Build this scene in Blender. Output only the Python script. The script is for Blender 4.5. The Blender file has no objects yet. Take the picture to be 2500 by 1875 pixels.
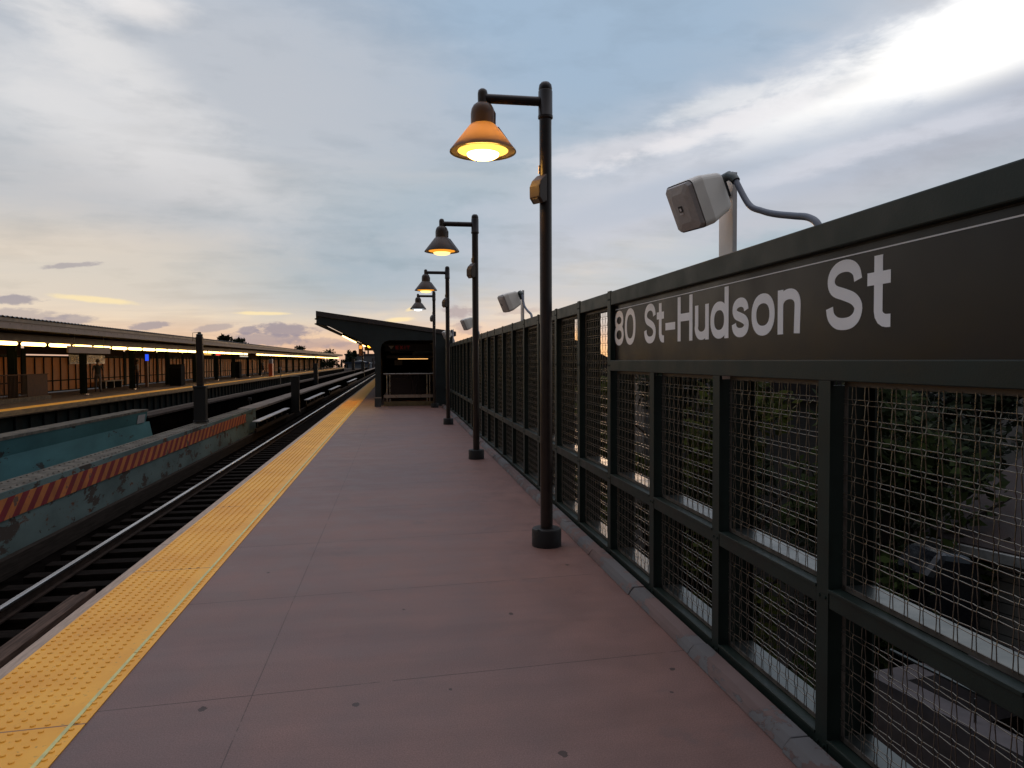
import bpy, math, random
from mathutils import Vector, Matrix
R = math.radians
random.seed(7)
scene = bpy.context.scene
COL = scene.collection

# ------------------------------------------------------------------ camera
FPX = 1750.0; PSI = math.atan(281/1750*0.9995); PHI = math.atan(57.7/1750); RHO = 0.0044
CAMH = 1.6
_s, _c = math.sin(PSI), math.cos(PSI); _sp, _cp = math.sin(PHI), math.cos(PHI)
FW = Vector((_s*_cp, _c*_cp, -_sp)); RT0 = Vector((_c, -_s, 0)); UP0 = RT0.cross(FW)
RT = RT0*math.cos(RHO) - UP0*math.sin(RHO); UP = UP0*math.cos(RHO) + RT0*math.sin(RHO)
cam_d = bpy.data.cameras.new('camera'); cam = bpy.data.objects.new('camera', cam_d); COL.objects.link(cam)
cam_d.sensor_width = 36; cam_d.lens = FPX/2500*36; cam_d.clip_start = 0.05; cam_d.clip_end = 3000
M = Matrix((RT, UP, -FW)).transposed().to_4x4(); M.translation = Vector((0, 0, CAMH)); cam.matrix_world = M
scene.camera = cam

def lin(r, g, b, k=1.0):
    f = lambda c: (c/255/12.92) if c/255 <= .04045 else ((c/255+.055)/1.055)**2.4
    return (f(r)*k, f(g)*k, f(b)*k)
def sky_dir(px, py):      # direction of a point of the sky, measured once from the photograph's field of view
    return (FW*FPX + RT*(px-1250) - UP*(py-937.5)).normalized()

# ------------------------------------------------------------------ world: dusk sky with broken cloud
class NT:
    def __init__(s, nt): s.nt = nt; s.n = nt.nodes; s.l = nt.links
    def new(s, t, **k):
        n = s.n.new(t)
        for a, v in k.items(): setattr(n, a, v)
        return n
    def put(s, sock, v):
        if isinstance(v, bpy.types.NodeSocket): s.l.new(v, sock)
        elif v is not None: sock.default_value = v
    def m(s, op, a, b=None, c=None, clamp=False):
        n = s.new('ShaderNodeMath', operation=op, use_clamp=clamp)
        for i, v in enumerate((a, b, c)):
            if v is not None: s.put(n.inputs[i], v)
        return n.outputs[0]
    def vm(s, op, a, b=None, out=0):
        n = s.new('ShaderNodeVectorMath', operation=op)
        s.put(n.inputs[0], a)
        if b is not None: s.put(n.inputs[1], b)
        return n.outputs['Value'] if op in ('DOT_PRODUCT', 'LENGTH') else n.outputs[0]
    def noise(s, vec, scale, detail=4, rough=.55, dist=0.0):
        n = s.new('ShaderNodeTexNoise'); s.put(n.inputs['Vector'], vec)
        n.inputs['Scale'].default_value = scale; n.inputs['Detail'].default_value = detail
        n.inputs['Roughness'].default_value = rough; n.inputs['Distortion'].default_value = dist
        return n.outputs['Fac']
    def rng(s, v, a, b, c=0.0, d=1.0, smooth=True):
        n = s.new('ShaderNodeMapRange', interpolation_type='SMOOTHSTEP' if smooth else 'LINEAR')
        s.put(n.inputs[0], v)
        for i, q in zip((1, 2, 3, 4), (a, b, c, d)): s.put(n.inputs[i], q)
        return n.outputs[0]
    def mix(s, f, a, b, blend='MIX'):
        n = s.new('ShaderNodeMix', data_type='RGBA', blend_type=blend, clamp_factor=True)
        s.put(n.inputs[0], f)
        for i, v in ((6, a), (7, b)):
            s.put(n.inputs[i], v if isinstance(v, bpy.types.NodeSocket) else (*v[:3], 1))
        return n.outputs[2]
    def ramp(s, f, stops):
        n = s.new('ShaderNodeValToRGB'); s.put(n.inputs[0], f); e = n.color_ramp.elements
        while len(e) < len(stops): e.new(.5)
        for el, (p, c) in zip(e, stops): el.position = p; el.color = (*c[:3], 1)
        return n.outputs[0]

world = bpy.data.worlds.new("World"); scene.world = world; world.use_nodes = True
world.cycles.sampling_method = 'MANUAL'; world.cycles.sample_map_resolution = 384
W = NT(world.node_tree); W.n.clear()
tc = W.new('ShaderNodeTexCoord'); D = tc.outputs['Generated']
sep = W.new('ShaderNodeSeparateXYZ'); W.put(sep.inputs[0], D); dz = sep.outputs[2]
zz = W.m('MAXIMUM', dz, 0.0)
den = W.m('ADD', zz, 0.10)
comb = W.new('ShaderNodeCombineXYZ'); W.put(comb.inputs[0], W.m('DIVIDE', sep.outputs[0], den)); W.put(comb.inputs[1], W.m('DIVIDE', sep.outputs[1], den))
mp = W.new('ShaderNodeMapping'); W.put(mp.inputs[0], comb.outputs[0]); mp.inputs['Rotation'].default_value = (0, 0, R(-38)); mp.inputs['Scale'].default_value = (0.45, 1.0, 1)
n_big = W.noise(mp.outputs[0], 0.9, 5, .5, .4); n_mid = W.noise(mp.outputs[0], 2.6, 6, .58, .3)
mp2 = W.new('ShaderNodeMapping'); W.put(mp2.inputs[0], D); mp2.inputs['Scale'].default_value = (9, 9, 26)
n_fine = W.noise(mp2.outputs[0], 1.0, 6, .6, .2)
mp3 = W.new('ShaderNodeMapping'); W.put(mp3.inputs[0], D); mp3.inputs['Scale'].default_value = (55, 55, 120)
n_edge = W.noise(mp3.outputs[0], 1.0, 5, .6, .2)
grey = W.ramp(W.m('MULTIPLY', zz, 1.0), [(0, lin(214, 172, 150)), (.022, lin(236, 200, 168)), (.05, lin(240, 218, 190)), (.10, lin(232, 219, 202)), (.17, lin(212, 207, 202)), (.30, lin(199, 199, 203)), (.5, lin(203, 204, 209)), (1, lin(214, 215, 222))])
blue = W.ramp(W.m('MULTIPLY', zz, 1.0), [(0, lin(214, 172, 150)), (.03, lin(233, 198, 168)), (.06, lin(226, 208, 190)), (.11, lin(192, 198, 199)), (.2, lin(163, 181, 193)), (.35, lin(161, 180, 200)), (.6, lin(168, 184, 206)), (1, lin(190, 200, 220))])
cover = W.rng(W.m('ADD', W.m('MULTIPLY', n_big, .7), W.m('MULTIPLY', n_mid, .3)), .45, .66)
colr = W.mix(cover, blue, grey)
lum = W.rng(W.m('ADD', W.m('MULTIPLY', n_mid, .5), W.m('MULTIPLY', n_fine, .5)), .3, .7, .90, 1.09)
def blob(prev, px, py, ra, rb, ang, col, amt=1.0, rag=0.25, lo=.25, hi=.75, fine=None):
    """a cloud or clearing in a direction of the sky: elliptical, edge broken by noise"""
    c = sky_dir(px, py); right = Vector((c.y, -c.x, 0)).normalized(); up = right.cross(c)
    ca, sa = math.cos(R(ang)), math.sin(R(ang)); a = right*ca + up*sa; b = up*ca - right*sa
    q = W.new('ShaderNodeMapping', vector_type='TEXTURE'); W.put(q.inputs[0], D); q.inputs['Location'].default_value = c
    q.inputs['Rotation'].default_value = Matrix((a, b, a.cross(b))).transposed().to_euler(); q.inputs['Scale'].default_value = (ra/FPX, rb/FPX, .5)
    r = W.m('MULTIPLY_ADD', fine or n_fine, -2.4*rag, W.vm('LENGTH', q.outputs[0]))
    e0, e1 = math.sqrt(-math.log(lo))-1.2*rag, math.sqrt(-math.log(hi))-1.2*rag
    return W.mix(W.rng(r, e0, e1, 0.0, amt), prev, col)
# clearings of blue, sheets of grey, the bright rift at upper right
colr = blob(colr, 1450, 40, 620, 200, 14, lin(158, 182, 206), .8, .2, .08, .85)
colr = blob(colr, 960, 600, 480, 150, 4, lin(147, 172, 190), .9, .35, .08, .92)
colr = blob(colr, 1150, 480, 420, 60, 10, lin(166, 184, 199), .6, .5, .1, .9)
colr = blob(colr, 1900, 640, 620, 140, 14, lin(164, 187, 203), .8, .3, .10, .85)
colr = blob(colr, 250, 220, 560, 330, 0, lin(207, 205, 206), .6, .25, .08, .92)
colr = blob(colr, 330, 330, 330, 120, -22, lin(228, 226, 226), .8, .6, .15, .97)
colr = blob(colr, 300, 160, 240, 70, -30, lin(236, 233, 231), .7, .65, .2, .97)
colr = blob(colr, 345, 20, 100, 40, 0, lin(245, 241, 239), .8, .5, .2, .95)
colr = blob(colr, 800, 240, 360, 160, 0, lin(188, 192, 200), .6, .3, .08, .92)
colr = blob(colr, 60, 520, 640, 130, 0, lin(190, 190, 194), .55, .3, .08, .92)
colr = blob(colr, 1850, 370, 680, 150, 16, lin(190, 198, 212), .9, .5, .08, .9)
colr = blob(colr, 2300, 170, 560, 120, 16, lin(224, 225, 230), .75, .6, .10, .92)
colr = blob(colr, 2290, 150, 400, 84, 16, (1.03, 1.02, 1.01), 1, .6, .16, .82)
colr = blob(colr, 2470, 60, 260, 95, 15, (1.25, 1.23, 1.2), 1, .45, .18, .8)
colr = blob(colr, 1830, 285, 300, 26, 13, lin(238, 237, 240), .8, 1.0, .22, .9)
colr = blob(colr, 1740, 258, 150, 24, 12, (.86, .86, .87), .55, 1.0, .2, .92)
colr = blob(colr, 2460, 290, 520, 80, 14, lin(180, 183, 194), .9, .5, .12, .85)
colr = blob(colr, 1950, 400, 420, 80, 12, lin(180, 190, 206), .7, .6, .12, .9)
colr = blob(colr, 2100, 365, 380, 26, 9, lin(218, 219, 228), .6, .9, .22, .9)
colr = blob(colr, 2300, 440, 460, 45, 9, lin(190, 194, 204), .6, .45, .2, .85)
colr = blob(colr, 1560, 350, 260, 30, 10, lin(226, 224, 229), .5, .9, .2, .92)
colr = blob(colr, 1640, 470, 300, 40, 14, lin(172, 186, 204), .6, .7, .15, .9)
colr = blob(colr, 110, 640, 420, 90, 0, lin(236, 217, 192), .5, .3, .08, .92)
colr = W.mix(1.0, colr, W.mix(lum, (0, 0, 0), (1, 1, 1)), 'MULTIPLY')
# after-glow low in the sky, where the sun has just gone behind the trees
colr = blob(colr, 1380, 900, 560, 80, 0, lin(243, 204, 172), .7, .12, .1, .9)
colr = blob(colr, 1340, 886, 300, 44, 0, (.98, .60, .30), .85, .10, .15, .9)
colr = blob(colr, 1395, 846, 90, 46, 0, (1.3, .72, .30), .85, .12, .2, .9)
# thin yellow edges and small flat-based clouds over the roofs
for px, py, ra, rb, a in ((230, 731, 90, 8, -4), (975, 780, 40, 7, 4), (640, 765, 70, 5, 0), (1010, 752, 24, 6, 20)):
    colr = blob(colr, px, py, ra, rb, a, lin(255, 232, 178), .75, .3, .3, .8, n_edge)
for px, py, ra, rb, a, k in ((697, 804, 62, 15, 0, .85), (607, 806, 24, 9, 4, .8), (640, 830, 92, 15, 0, .7), (520, 800, 45, 8, 8, .55), (372, 795, 40, 9, 8, .7),
                         (36, 732, 44, 9, 0, .75), (170, 648, 48, 6, 8, .55), (30, 768, 90, 12, 0, .5), (165, 782, 48, 11, 4, .6), (1120, 762, 36, 15, 0, .65), (1140, 800, 36, 18, 0, .5),
                         (770, 838, 70, 12, 0, .5), (850, 845, 60, 9, 0, .4), (1270, 760, 60, 7, 5, .3)):
    colr = blob(colr, px, py, ra, rb, a, lin(146, 140, 154), k, .75, .22, .62, n_edge)
colr = W.mix(W.rng(dz, -.03, -.002), lin(70, 62, 60), colr)
# the eastern half of the sky, behind the camera, is already going dark
_saz = R(15.5)
west = W.vm('DOT_PRODUCT', D, (math.sin(_saz), math.cos(_saz), 0))
dusk = W.rng(west, -.95, .45, .16, 1.0)
colr = W.mix(1.0, colr, W.mix(dusk, (0, 0, 0), (1, 1, 1)), 'MULTIPLY')
over = W.rng(dz, .55, .95, 0, 1)      # overhead sky out of view, boosted and warmed to brighten the floor
colr = W.mix(1.0, colr, W.mix(over, (1, 1, 1), (2.3, 2.05, 1.85)), 'MULTIPLY')
bg1 = W.new('ShaderNodeBackground'); W.put(bg1.inputs[0], colr); bg1.inputs[1].default_value = 1.0
SUN_EL, SUN_AZ = R(2.5), R(15.5)       # azimuth from +Y towards +X
nsk = W.new('ShaderNodeTexSky', sky_type='NISHITA', sun_disc=False, sun_elevation=SUN_EL, sun_rotation=SUN_AZ)
bg2 = W.new('ShaderNodeBackground'); W.put(bg2.inputs[0], nsk.outputs[0]); bg2.inputs[1].default_value = 0.006
add = W.new('ShaderNodeAddShader'); W.l.new(bg1.outputs[0], add.inputs[0]); W.l.new(bg2.outputs[0], add.inputs[1])
wo = W.new('ShaderNodeOutputWorld'); W.l.new(add.outputs[0], wo.inputs[0])
sun_d = bpy.data.lights.new('sun', 'SUN'); sun_d.energy = 0.35; sun_d.angle = R(12); sun_d.color = (1, .62, .34)
sun = bpy.data.objects.new('sun', sun_d); COL.objects.link(sun)
sd = Vector((math.sin(SUN_AZ)*math.cos(SUN_EL), math.cos(SUN_AZ)*math.cos(SUN_EL), math.sin(SUN_EL)))
sun.rotation_euler = (-sd).to_track_quat('-Z', 'Y').to_euler()
vs = scene.view_settings; vs.view_transform = 'Standard'; vs.look = 'None'; vs.exposure = 0.0; vs.gamma = 1; vs.use_curve_mapping = False
scene.cycles.max_bounces = 8; scene.cycles.transparent_max_bounces = 12; scene.cycles.sample_clamp_indirect = 4.0
scene.cycles.use_denoising = True

# ------------------------------------------------------------------ materials
def mat(name, col, rough=.6, metal=0.0, var=.25, scale=6.0, bump=0.0, bscale=40.0, col2=None, spec=.5, stretch=None, emit=None, estr=0):
    m = bpy.data.materials.new(name); m.use_nodes = True; t = NT(m.node_tree); b = t.n['Principled BSDF']
    co = t.new('ShaderNodeTexCoord').outputs['Object']
    if stretch:
        q = t.new('ShaderNodeMapping'); t.put(q.inputs[0], co); q.inputs['Scale'].default_value = stretch; co = q.outputs[0]
    n = t.noise(co, scale, 5, .6)
    c2 = col2 or tuple(c*(1-var) for c in col); c1 = col if col2 else tuple(min(1, c*(1+var)) for c in col)
    t.put(b.inputs['Base Color'], t.mix(t.rng(n, .3, .7), c2, c1))
    t.put(b.inputs['Roughness'], t.rng(n, .25, .75, max(.02, rough-.08), min(1, rough+.08)))
    b.inputs['Metallic'].default_value = metal; b.inputs['Specular IOR Level'].default_value = spec
    if bump:
        bn = t.new('ShaderNodeBump'); bn.inputs['Strength'].default_value = bump; bn.inputs['Distance'].default_value = .01
        t.put(bn.inputs['Height'], t.noise(co, bscale, 4, .6)); t.l.new(bn.outputs[0], b.inputs['Normal'])
    if emit: b.inputs['Emission Color'].default_value = (*emit, 1); b.inputs['Emission Strength'].default_value = estr
    return m
def emis(name, col, s):
    m = bpy.data.materials.new(name); m.use_nodes = True; t = NT(m.node_tree); t.n.clear()
    e = t.new('ShaderNodeEmission'); e.inputs[0].default_value = (*col, 1); e.inputs[1].default_value = s
    o = t.new('ShaderNodeOutputMaterial'); t.l.new(e.outputs[0], o.inputs[0]); return m
def peel(name, paint, under, th=.56, scale=2.2, rough=.6, stretch=(1, 1, 1), rust=None):
    """old paint flaking off: a second coat shows where the noise passes a threshold"""
    m = bpy.data.materials.new(name); m.use_nodes = True; t = NT(m.node_tree); b = t.n['Principled BSDF']
    q = t.new('ShaderNodeMapping'); t.put(q.inputs[0], t.new('ShaderNodeTexCoord').outputs['Object']); q.inputs['Scale'].default_value = stretch; co = q.outputs[0]
    n = t.noise(co, scale, 8, .68, .3); n2 = t.noise(co, scale*.35, 5, .6)
    base = t.mix(t.rng(n2, .3, .7), tuple(c*.72 for c in paint), tuple(c*1.25 for c in paint))
    c = t.mix(t.rng(n, th, th+.02), base, under)
    if rust: c = t.mix(t.rng(t.noise(co, scale*1.7, 8, .7), th+.02, th+.10), c, rust)
    t.put(b.inputs['Base Color'], c); b.inputs['Roughness'].default_value = rough; b.inputs['Specular IOR Level'].default_value = .2
    bn = t.new('ShaderNodeBump'); bn.inputs['Strength'].default_value = .5; bn.inputs['Distance'].default_value = .01
    t.put(bn.inputs['Height'], t.rng(n, th, th+.02, 1, 0)); t.l.new(bn.outputs[0], b.inputs['Normal'])
    return m

GREEN = mat('dark_green_paint', (.010, .017, .015), .5, spec=.3, var=.18, scale=4, bump=.08, bscale=90)
GREENB = mat('fence_green_paint', (.0115, .0205, .0165), .5, spec=.3, var=.2, scale=5, bump=.06, bscale=120)
STEEL = mat('weathered_wire_steel', (.19, .165, .135), .32, .8, var=.3, scale=30)
BAR = mat('mesh_frame_steel', (.10, .085, .072), .5, .3, var=.25, scale=12)
GALV = mat('galvanised_sheet', (.085, .095, .092), .34, .8, var=.12, scale=9)
POLE = mat('bronze_brown_paint', (.020, .011, .009), .38, var=.2, scale=8)
BLACK = mat('matt_black', (.010, .010, .011), .55, var=.2, scale=10)
SIGNB = mat('black_enamel', (.010, .0075, .007), .36, var=.1, scale=3, spec=.28)
WHITE = mat('white_vinyl', (.88, .87, .88), .5, var=.05, scale=4)
SPKW = mat('off_white_plastic', (.86, .81, .74), .5, var=.05, scale=5)
GRILLE = mat('speaker_grille_grey', (.48, .45, .44), .55, var=.08, scale=60, bump=.3, bscale=600)
POSTW = mat('pale_grey_paint', (.80, .76, .74), .5, var=.08, scale=5)
CABLE = mat('grey_blue_conduit', (.085, .095, .13), .45, var=.1, scale=20)
RUST = mat('rusty_steel', (.035, .022, .016), .85, .1, var=.35, scale=7, bump=.3, spec=.15)
RAILTOP = mat('polished_rail_head', (.55, .54, .53), .28, .95, var=.15, scale=12, stretch=(1, .05, 1))
TIE = mat('creosoted_wood', (.0105, .0075, .006), .9, var=.6, scale=5, bump=.5, stretch=(1, 5, 5), spec=.03)
DECK = mat('oily_track_deck', (.0045, .0035, .003), .95, var=.5, scale=3, bump=.4, spec=0)
WOOD = mat('grey_weathered_timber', (.22, .18, .15), .8, var=.3, scale=5, bump=.3, stretch=(14, .7, 14))
CONC = mat('grey_concrete', (.26, .24, .225), .8, var=.25, scale=4, bump=.25)
STONE = mat('pale_walkway_concrete', (.19, .155, .13), .95, var=.3, scale=3, bump=.25, spec=.1)
TEALG = peel('flaking_teal_paint', (.050, .135, .142), (.030, .035, .033), .60, 1.3, .6, (1, .6, 1.4))
TEALF = peel('flaking_grey_teal_paint', (.105, .140, .130), (.060, .045, .036), .56, 1.9, .9, (1, .6, 1.3), (.11, .040, .020))
FLANGE = mat('worn_flange_grey', (.105, .092, .075), .9, var=.4, scale=4, bump=.4, spec=.12)
STAIN = mat('stainless_steel', (.45, .42, .38), .3, .9, var=.12, scale=6)
ROOFM = mat('grey_corrugated_metal', (.075, .070, .068), .55, .2, var=.2, scale=4)
FASCIA = mat('grimy_cream_paint', (.20, .15, .125), .7, var=.25, scale=1.5, bump=.1)
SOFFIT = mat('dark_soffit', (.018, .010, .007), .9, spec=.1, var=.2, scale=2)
PANELB = mat('beige_wall_panel', (.34, .128, .042), .6, var=.10, scale=1.2, spec=.2)
TUBE = emis('warm_fluorescent_tube', (1.0, .60, .17), 9.0)
BULBO = emis('sodium_lens', (1.0, .50, .105), 34.0)
BULB2 = emis('sodium_lens_dimmer', (1.0, .60, .17), 2.9)
RIMO = emis('sodium_lens_rim', (1.0, .56, .09), 2.2); RIM2 = emis('sodium_lens_rim_dimmer', (1.0, .36, .03), 1.1); RIMW = emis('white_lens_rim', (.6, .66, .7), .9)
BULBW = emis('white_lens', (.86, .95, 1.0), 2.6)
BLUEL = emis('blue_lamp', (.03, .10, .95), 1.0)
REDL = emis('red_led', (1.0, .04, .03), 1.6)
AMBER = emis('amber_lamp', (1.0, .42, .03), 6.0)
ROOFSH = mat('dark_roof_shingle', (.016, .012, .012), .9, var=.3, scale=8, bump=.3)
BARK = mat('tree_bark', (.045, .035, .027), .9, var=.3, scale=10, bump=.4)

def leafmat(name, c):
    m = bpy.data.materials.new(name); m.use_nodes = True; t = NT(m.node_tree); b = t.n['Principled BSDF']
    geo = t.new('ShaderNodeNewGeometry'); r = geo.outputs['Random Per Island']
    t.put(b.inputs['Base Color'], t.mix(r, tuple(x*.55 for x in c), tuple(x*1.5 for x in c))); b.inputs['Roughness'].default_value = .7; b.inputs['Specular IOR Level'].default_value = .06
    return m
LEAF = leafmat('green_leaves', (.020, .030, .007)); LEAFD = leafmat('dark_green_leaves', (.010, .015, .006)); LEAFY = leafmat('yellow_green_leaves', (.040, .048, .007))

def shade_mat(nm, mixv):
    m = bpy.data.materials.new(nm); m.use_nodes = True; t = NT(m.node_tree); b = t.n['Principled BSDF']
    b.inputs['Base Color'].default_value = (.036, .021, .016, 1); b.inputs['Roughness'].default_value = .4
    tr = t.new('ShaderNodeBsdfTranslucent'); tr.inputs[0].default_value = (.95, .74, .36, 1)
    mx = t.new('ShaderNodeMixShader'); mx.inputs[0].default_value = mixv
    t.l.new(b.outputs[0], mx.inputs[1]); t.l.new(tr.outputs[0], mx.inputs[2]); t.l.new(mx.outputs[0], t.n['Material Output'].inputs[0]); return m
SHADE = shade_mat('glare_lamp_shade_enamel', .30); SHADE2 = shade_mat('lamp_shade_enamel', .09); HOUSING = shade_mat('lamp_housing_enamel', .10)  # nearest lamp's glare put into its shade as extra translucency

def platform_mat():
    m = bpy.data.materials.new('mauve_platform_concrete'); m.use_nodes = True; t = NT(m.node_tree); b = t.n['Principled BSDF']
    co = t.new('ShaderNodeTexCoord').outputs['Object']; s = t.new('ShaderNodeSeparateXYZ'); t.put(s.inputs[0], co)
    n1 = t.noise(co, .55, 5, .6, .3); n2 = t.noise(co, 3.2, 6, .6); n3 = t.noise(co, 160, 2, .5)
    st = t.new('ShaderNodeMapping'); t.put(st.inputs[0], co); st.inputs['Scale'].default_value = (.35, 3.0, 1); n4 = t.noise(st.outputs[0], 1.3, 5, .6)
    c = t.mix(t.rng(n1, .32, .68), (.172, .112, .106), (.212, .125, .108))
    # the lamps' warm tint painted into the floor colour, redder towards the kerb
    c = t.mix(t.m('MULTIPLY', t.rng(t.m('ADD', s.outputs[0], t.m('MULTIPLY', n1, .8)), .5, 1.8), .6), c, (.200, .100, .080))
    c = t.mix(1.0, c, t.mix(t.rng(n2, .25, .75), (.86, .86, .86), (1.1, 1.1, 1.1)), 'MULTIPLY')
    c = t.mix(1.0, c, t.mix(t.rng(n4, .3, .7), (.93, .93, .93), (1.05, 1.05, 1.05)), 'MULTIPLY')
    c = t.mix(1.0, c, t.mix(t.rng(n3, .3, .7), (.80, .80, .80), (1.18, 1.18, 1.18)), 'MULTIPLY')
    def line(v, off, per, w):
        f = t.m('FRACT', t.m('ADD', t.m('DIVIDE', t.m('SUBTRACT', v, off), per), 100.5))
        return t.m('LESS_THAN', t.m('ABSOLUTE', t.m('SUBTRACT', f, .5)), w/per)
    yy = t.m('SUBTRACT', s.outputs[1], t.m('MULTIPLY', s.outputs[0], .07))
    yy = t.m('ADD', yy, t.m('MULTIPLY', t.noise(co, 9, 2), .006))
    j1 = line(yy, 5.053, 1.46, .0036); j2 = t.m('LESS_THAN', t.m('ABSOLUTE', t.m('ADD', s.outputs[0], .70)), .0028)
    brk = t.rng(t.noise(co, 5, 4, .7), .36, .46)
    j = t.m('MULTIPLY', t.m('MAXIMUM', j1, t.m('MULTIPLY', j2, .8)), brk)
    c = t.mix(t.m('MULTIPLY', j, .75), c, (.035, .026, .026))
    # trodden chewing gum
    vo = t.new('ShaderNodeTexVoronoi'); wv = t.vm('ADD', co, (.3, .1, 0)); t.put(vo.inputs['Vector'], wv); vo.inputs['Scale'].default_value = .95
    sp = t.new('ShaderNodeSeparateColor'); t.put(sp.inputs[0], vo.outputs['Color'])
    rad = t.rng(sp.outputs[0], .70, 1, 0, .022, False)
    gum = t.m('LESS_THAN', t.m('ADD', vo.outputs['Distance'], t.m('MULTIPLY', t.m('SUBTRACT', t.noise(co, 45, 2), .5), .03)), rad)
    for gx, gy, gr_ in ((-.90, 3.44, .022), (-.203, 3.365, .020), (.696, 4.427, .020), (.653, 2.797, .024), (1.393, 3.479, .016), (.243, 3.445, .011), (1.301, 5.418, .018), (-.977, 5.61, .014), (1.292, 3.236, .010), (.027, 4.619, .010)):
        d_ = t.m('MULTIPLY', 1.25, t.vm('LENGTH', t.vm('MULTIPLY', t.vm('SUBTRACT', co, (gx, gy, 0)), (1, .75, 0))))
        gum = t.m('MAXIMUM', gum, t.m('LESS_THAN', t.m('ADD', d_, t.m('MULTIPLY', t.m('SUBTRACT', t.noise(co, 40, 2), .5), .03)), gr_))
    sc = t.new('ShaderNodeMapping'); t.put(sc.inputs[0], co); sc.inputs['Rotation'].default_value = (0, 0, .5); sc.inputs['Scale'].default_value = (2.2, 16, 1)
    c = t.mix(t.m('MULTIPLY', t.rng(t.noise(sc.outputs[0], 1.4, 6, .7), .66, .72), .35), c, (.10, .075, .07))
    c = t.mix(t.m('MULTIPLY', t.rng(t.noise(co, 1.1, 7, .72), .58, .68), .35), c, (.105, .082, .082))
    c = t.mix(t.m('MULTIPLY', gum, .85), c, (.040, .028, .026))
    t.put(b.inputs['Base Color'], c)
    t.put(b.inputs['Roughness'], t.rng(n2, .3, .7, .52, .68)); b.inputs['Specular IOR Level'].default_value = .32
    bn = t.new('ShaderNodeBump'); bn.inputs['Strength'].default_value = .25; bn.inputs['Distance'].default_value = .004
    t.put(bn.inputs['Height'], t.m('SUBTRACT', t.noise(co, 70, 4, .6), t.m('MULTIPLY', j, 1.5))); t.l.new(bn.outputs[0], b.inputs['Normal'])
    return m
PLAT = platform_mat()

def tactile_mat(name, k=1.0):
    m = bpy.data.materials.new(name); m.use_nodes = True; t = NT(m.node_tree); b = t.n['Principled BSDF']
    co = t.new('ShaderNodeTexCoord').outputs['Object']; s = t.new('ShaderNodeSeparateXYZ'); t.put(s.inputs[0], co)
    n1 = t.noise(co, 2.0, 5, .6); n2 = t.noise(co, 38, 4, .65)
    c = t.mix(t.rng(n1, .3, .7), (.80*k, .345*k, .022*k), (.92*k, .44*k, .040*k))
    c = t.mix(t.rng(n2, .60, .72), c, (.46*k, .25*k, .05*k))
    q = t.new('ShaderNodeMapping'); t.put(q.inputs[0], co); q.inputs['Scale'].default_value = (9, 24, 1)
    c = t.mix(t.m('MULTIPLY', t.rng(t.noise(q.outputs[0], 1.0, 6, .75), .66, .72), .8), c, (.14, .08, .03))
    f = t.m('FRACT', t.m('ADD', t.m('DIVIDE', t.m('SUBTRACT', t.m('SUBTRACT', s.outputs[1], t.m('MULTIPLY', s.outputs[0], .07)), 3.47), 2.44), 100.5))
    c = t.mix(t.m('MULTIPLY', t.m('LESS_THAN', t.m('ABSOLUTE', t.m('SUBTRACT', f, .5)), .0022), .8), c, (.13, .06, .05))
    t.put(b.inputs['Base Color'], c); b.inputs['Roughness'].default_value = .55
    return m
TACT = tactile_mat('yellow_tactile_tile'); TACT2 = tactile_mat('yellow_edge_paint', .9)
GLINE = mat('pale_luminous_strip', (.58, .55, .22), .5, var=.15, scale=20)

def stripes_mat():
    m = bpy.data.materials.new('red_and_orange_hazard_stripes'); m.use_nodes = True; t = NT(m.node_tree); b = t.n['Principled BSDF']
    co = t.new('ShaderNodeTexCoord').outputs['Object']; s = t.new('ShaderNodeSeparateXYZ'); t.put(s.inputs[0], co)
    f = t.m('FRACT', t.m('DIVIDE', t.m('ADD', t.m('SUBTRACT', s.outputs[1], t.m('MULTIPLY', s.outputs[2], 1.1)), 100), .42))
    c = t.mix(t.m('LESS_THAN', f, .5), (.46, .135, .028), (.20, .008, .012))
    n = t.noise(co, 1.6, 6, .65); c = t.mix(1.0, c, t.mix(t.rng(n, .3, .7), (.7, .7, .7), (1.1, 1.1, 1.1)), 'MULTIPLY')
    # older and browner towards the far end of the board, and scraped
    c = t.mix(t.m('MULTIPLY', t.rng(t.noise(co, 3.1, 8, .72), .60, .63), .8), c, (.05, .045, .04))
    c = t.mix(t.m('MULTIPLY', t.rng(s.outputs[1], 21, 24), .75), c, (.075, .035, .022))
    t.put(b.inputs['Base Color'], c); b.inputs['Roughness'].default_value = .7; return m
STRIPE = stripes_mat()

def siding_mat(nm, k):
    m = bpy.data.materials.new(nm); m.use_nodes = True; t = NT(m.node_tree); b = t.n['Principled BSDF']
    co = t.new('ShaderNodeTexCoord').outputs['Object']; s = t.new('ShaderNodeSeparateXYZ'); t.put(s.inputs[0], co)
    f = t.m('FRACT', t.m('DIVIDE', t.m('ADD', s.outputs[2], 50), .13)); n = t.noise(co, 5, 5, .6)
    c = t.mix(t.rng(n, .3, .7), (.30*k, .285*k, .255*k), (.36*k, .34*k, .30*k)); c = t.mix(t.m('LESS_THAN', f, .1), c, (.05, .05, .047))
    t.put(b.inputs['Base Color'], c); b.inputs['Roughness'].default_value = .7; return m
SIDING = siding_mat('grey_lap_siding', 1.0); SIDING2 = siding_mat('dark_lap_siding', .12)

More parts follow.
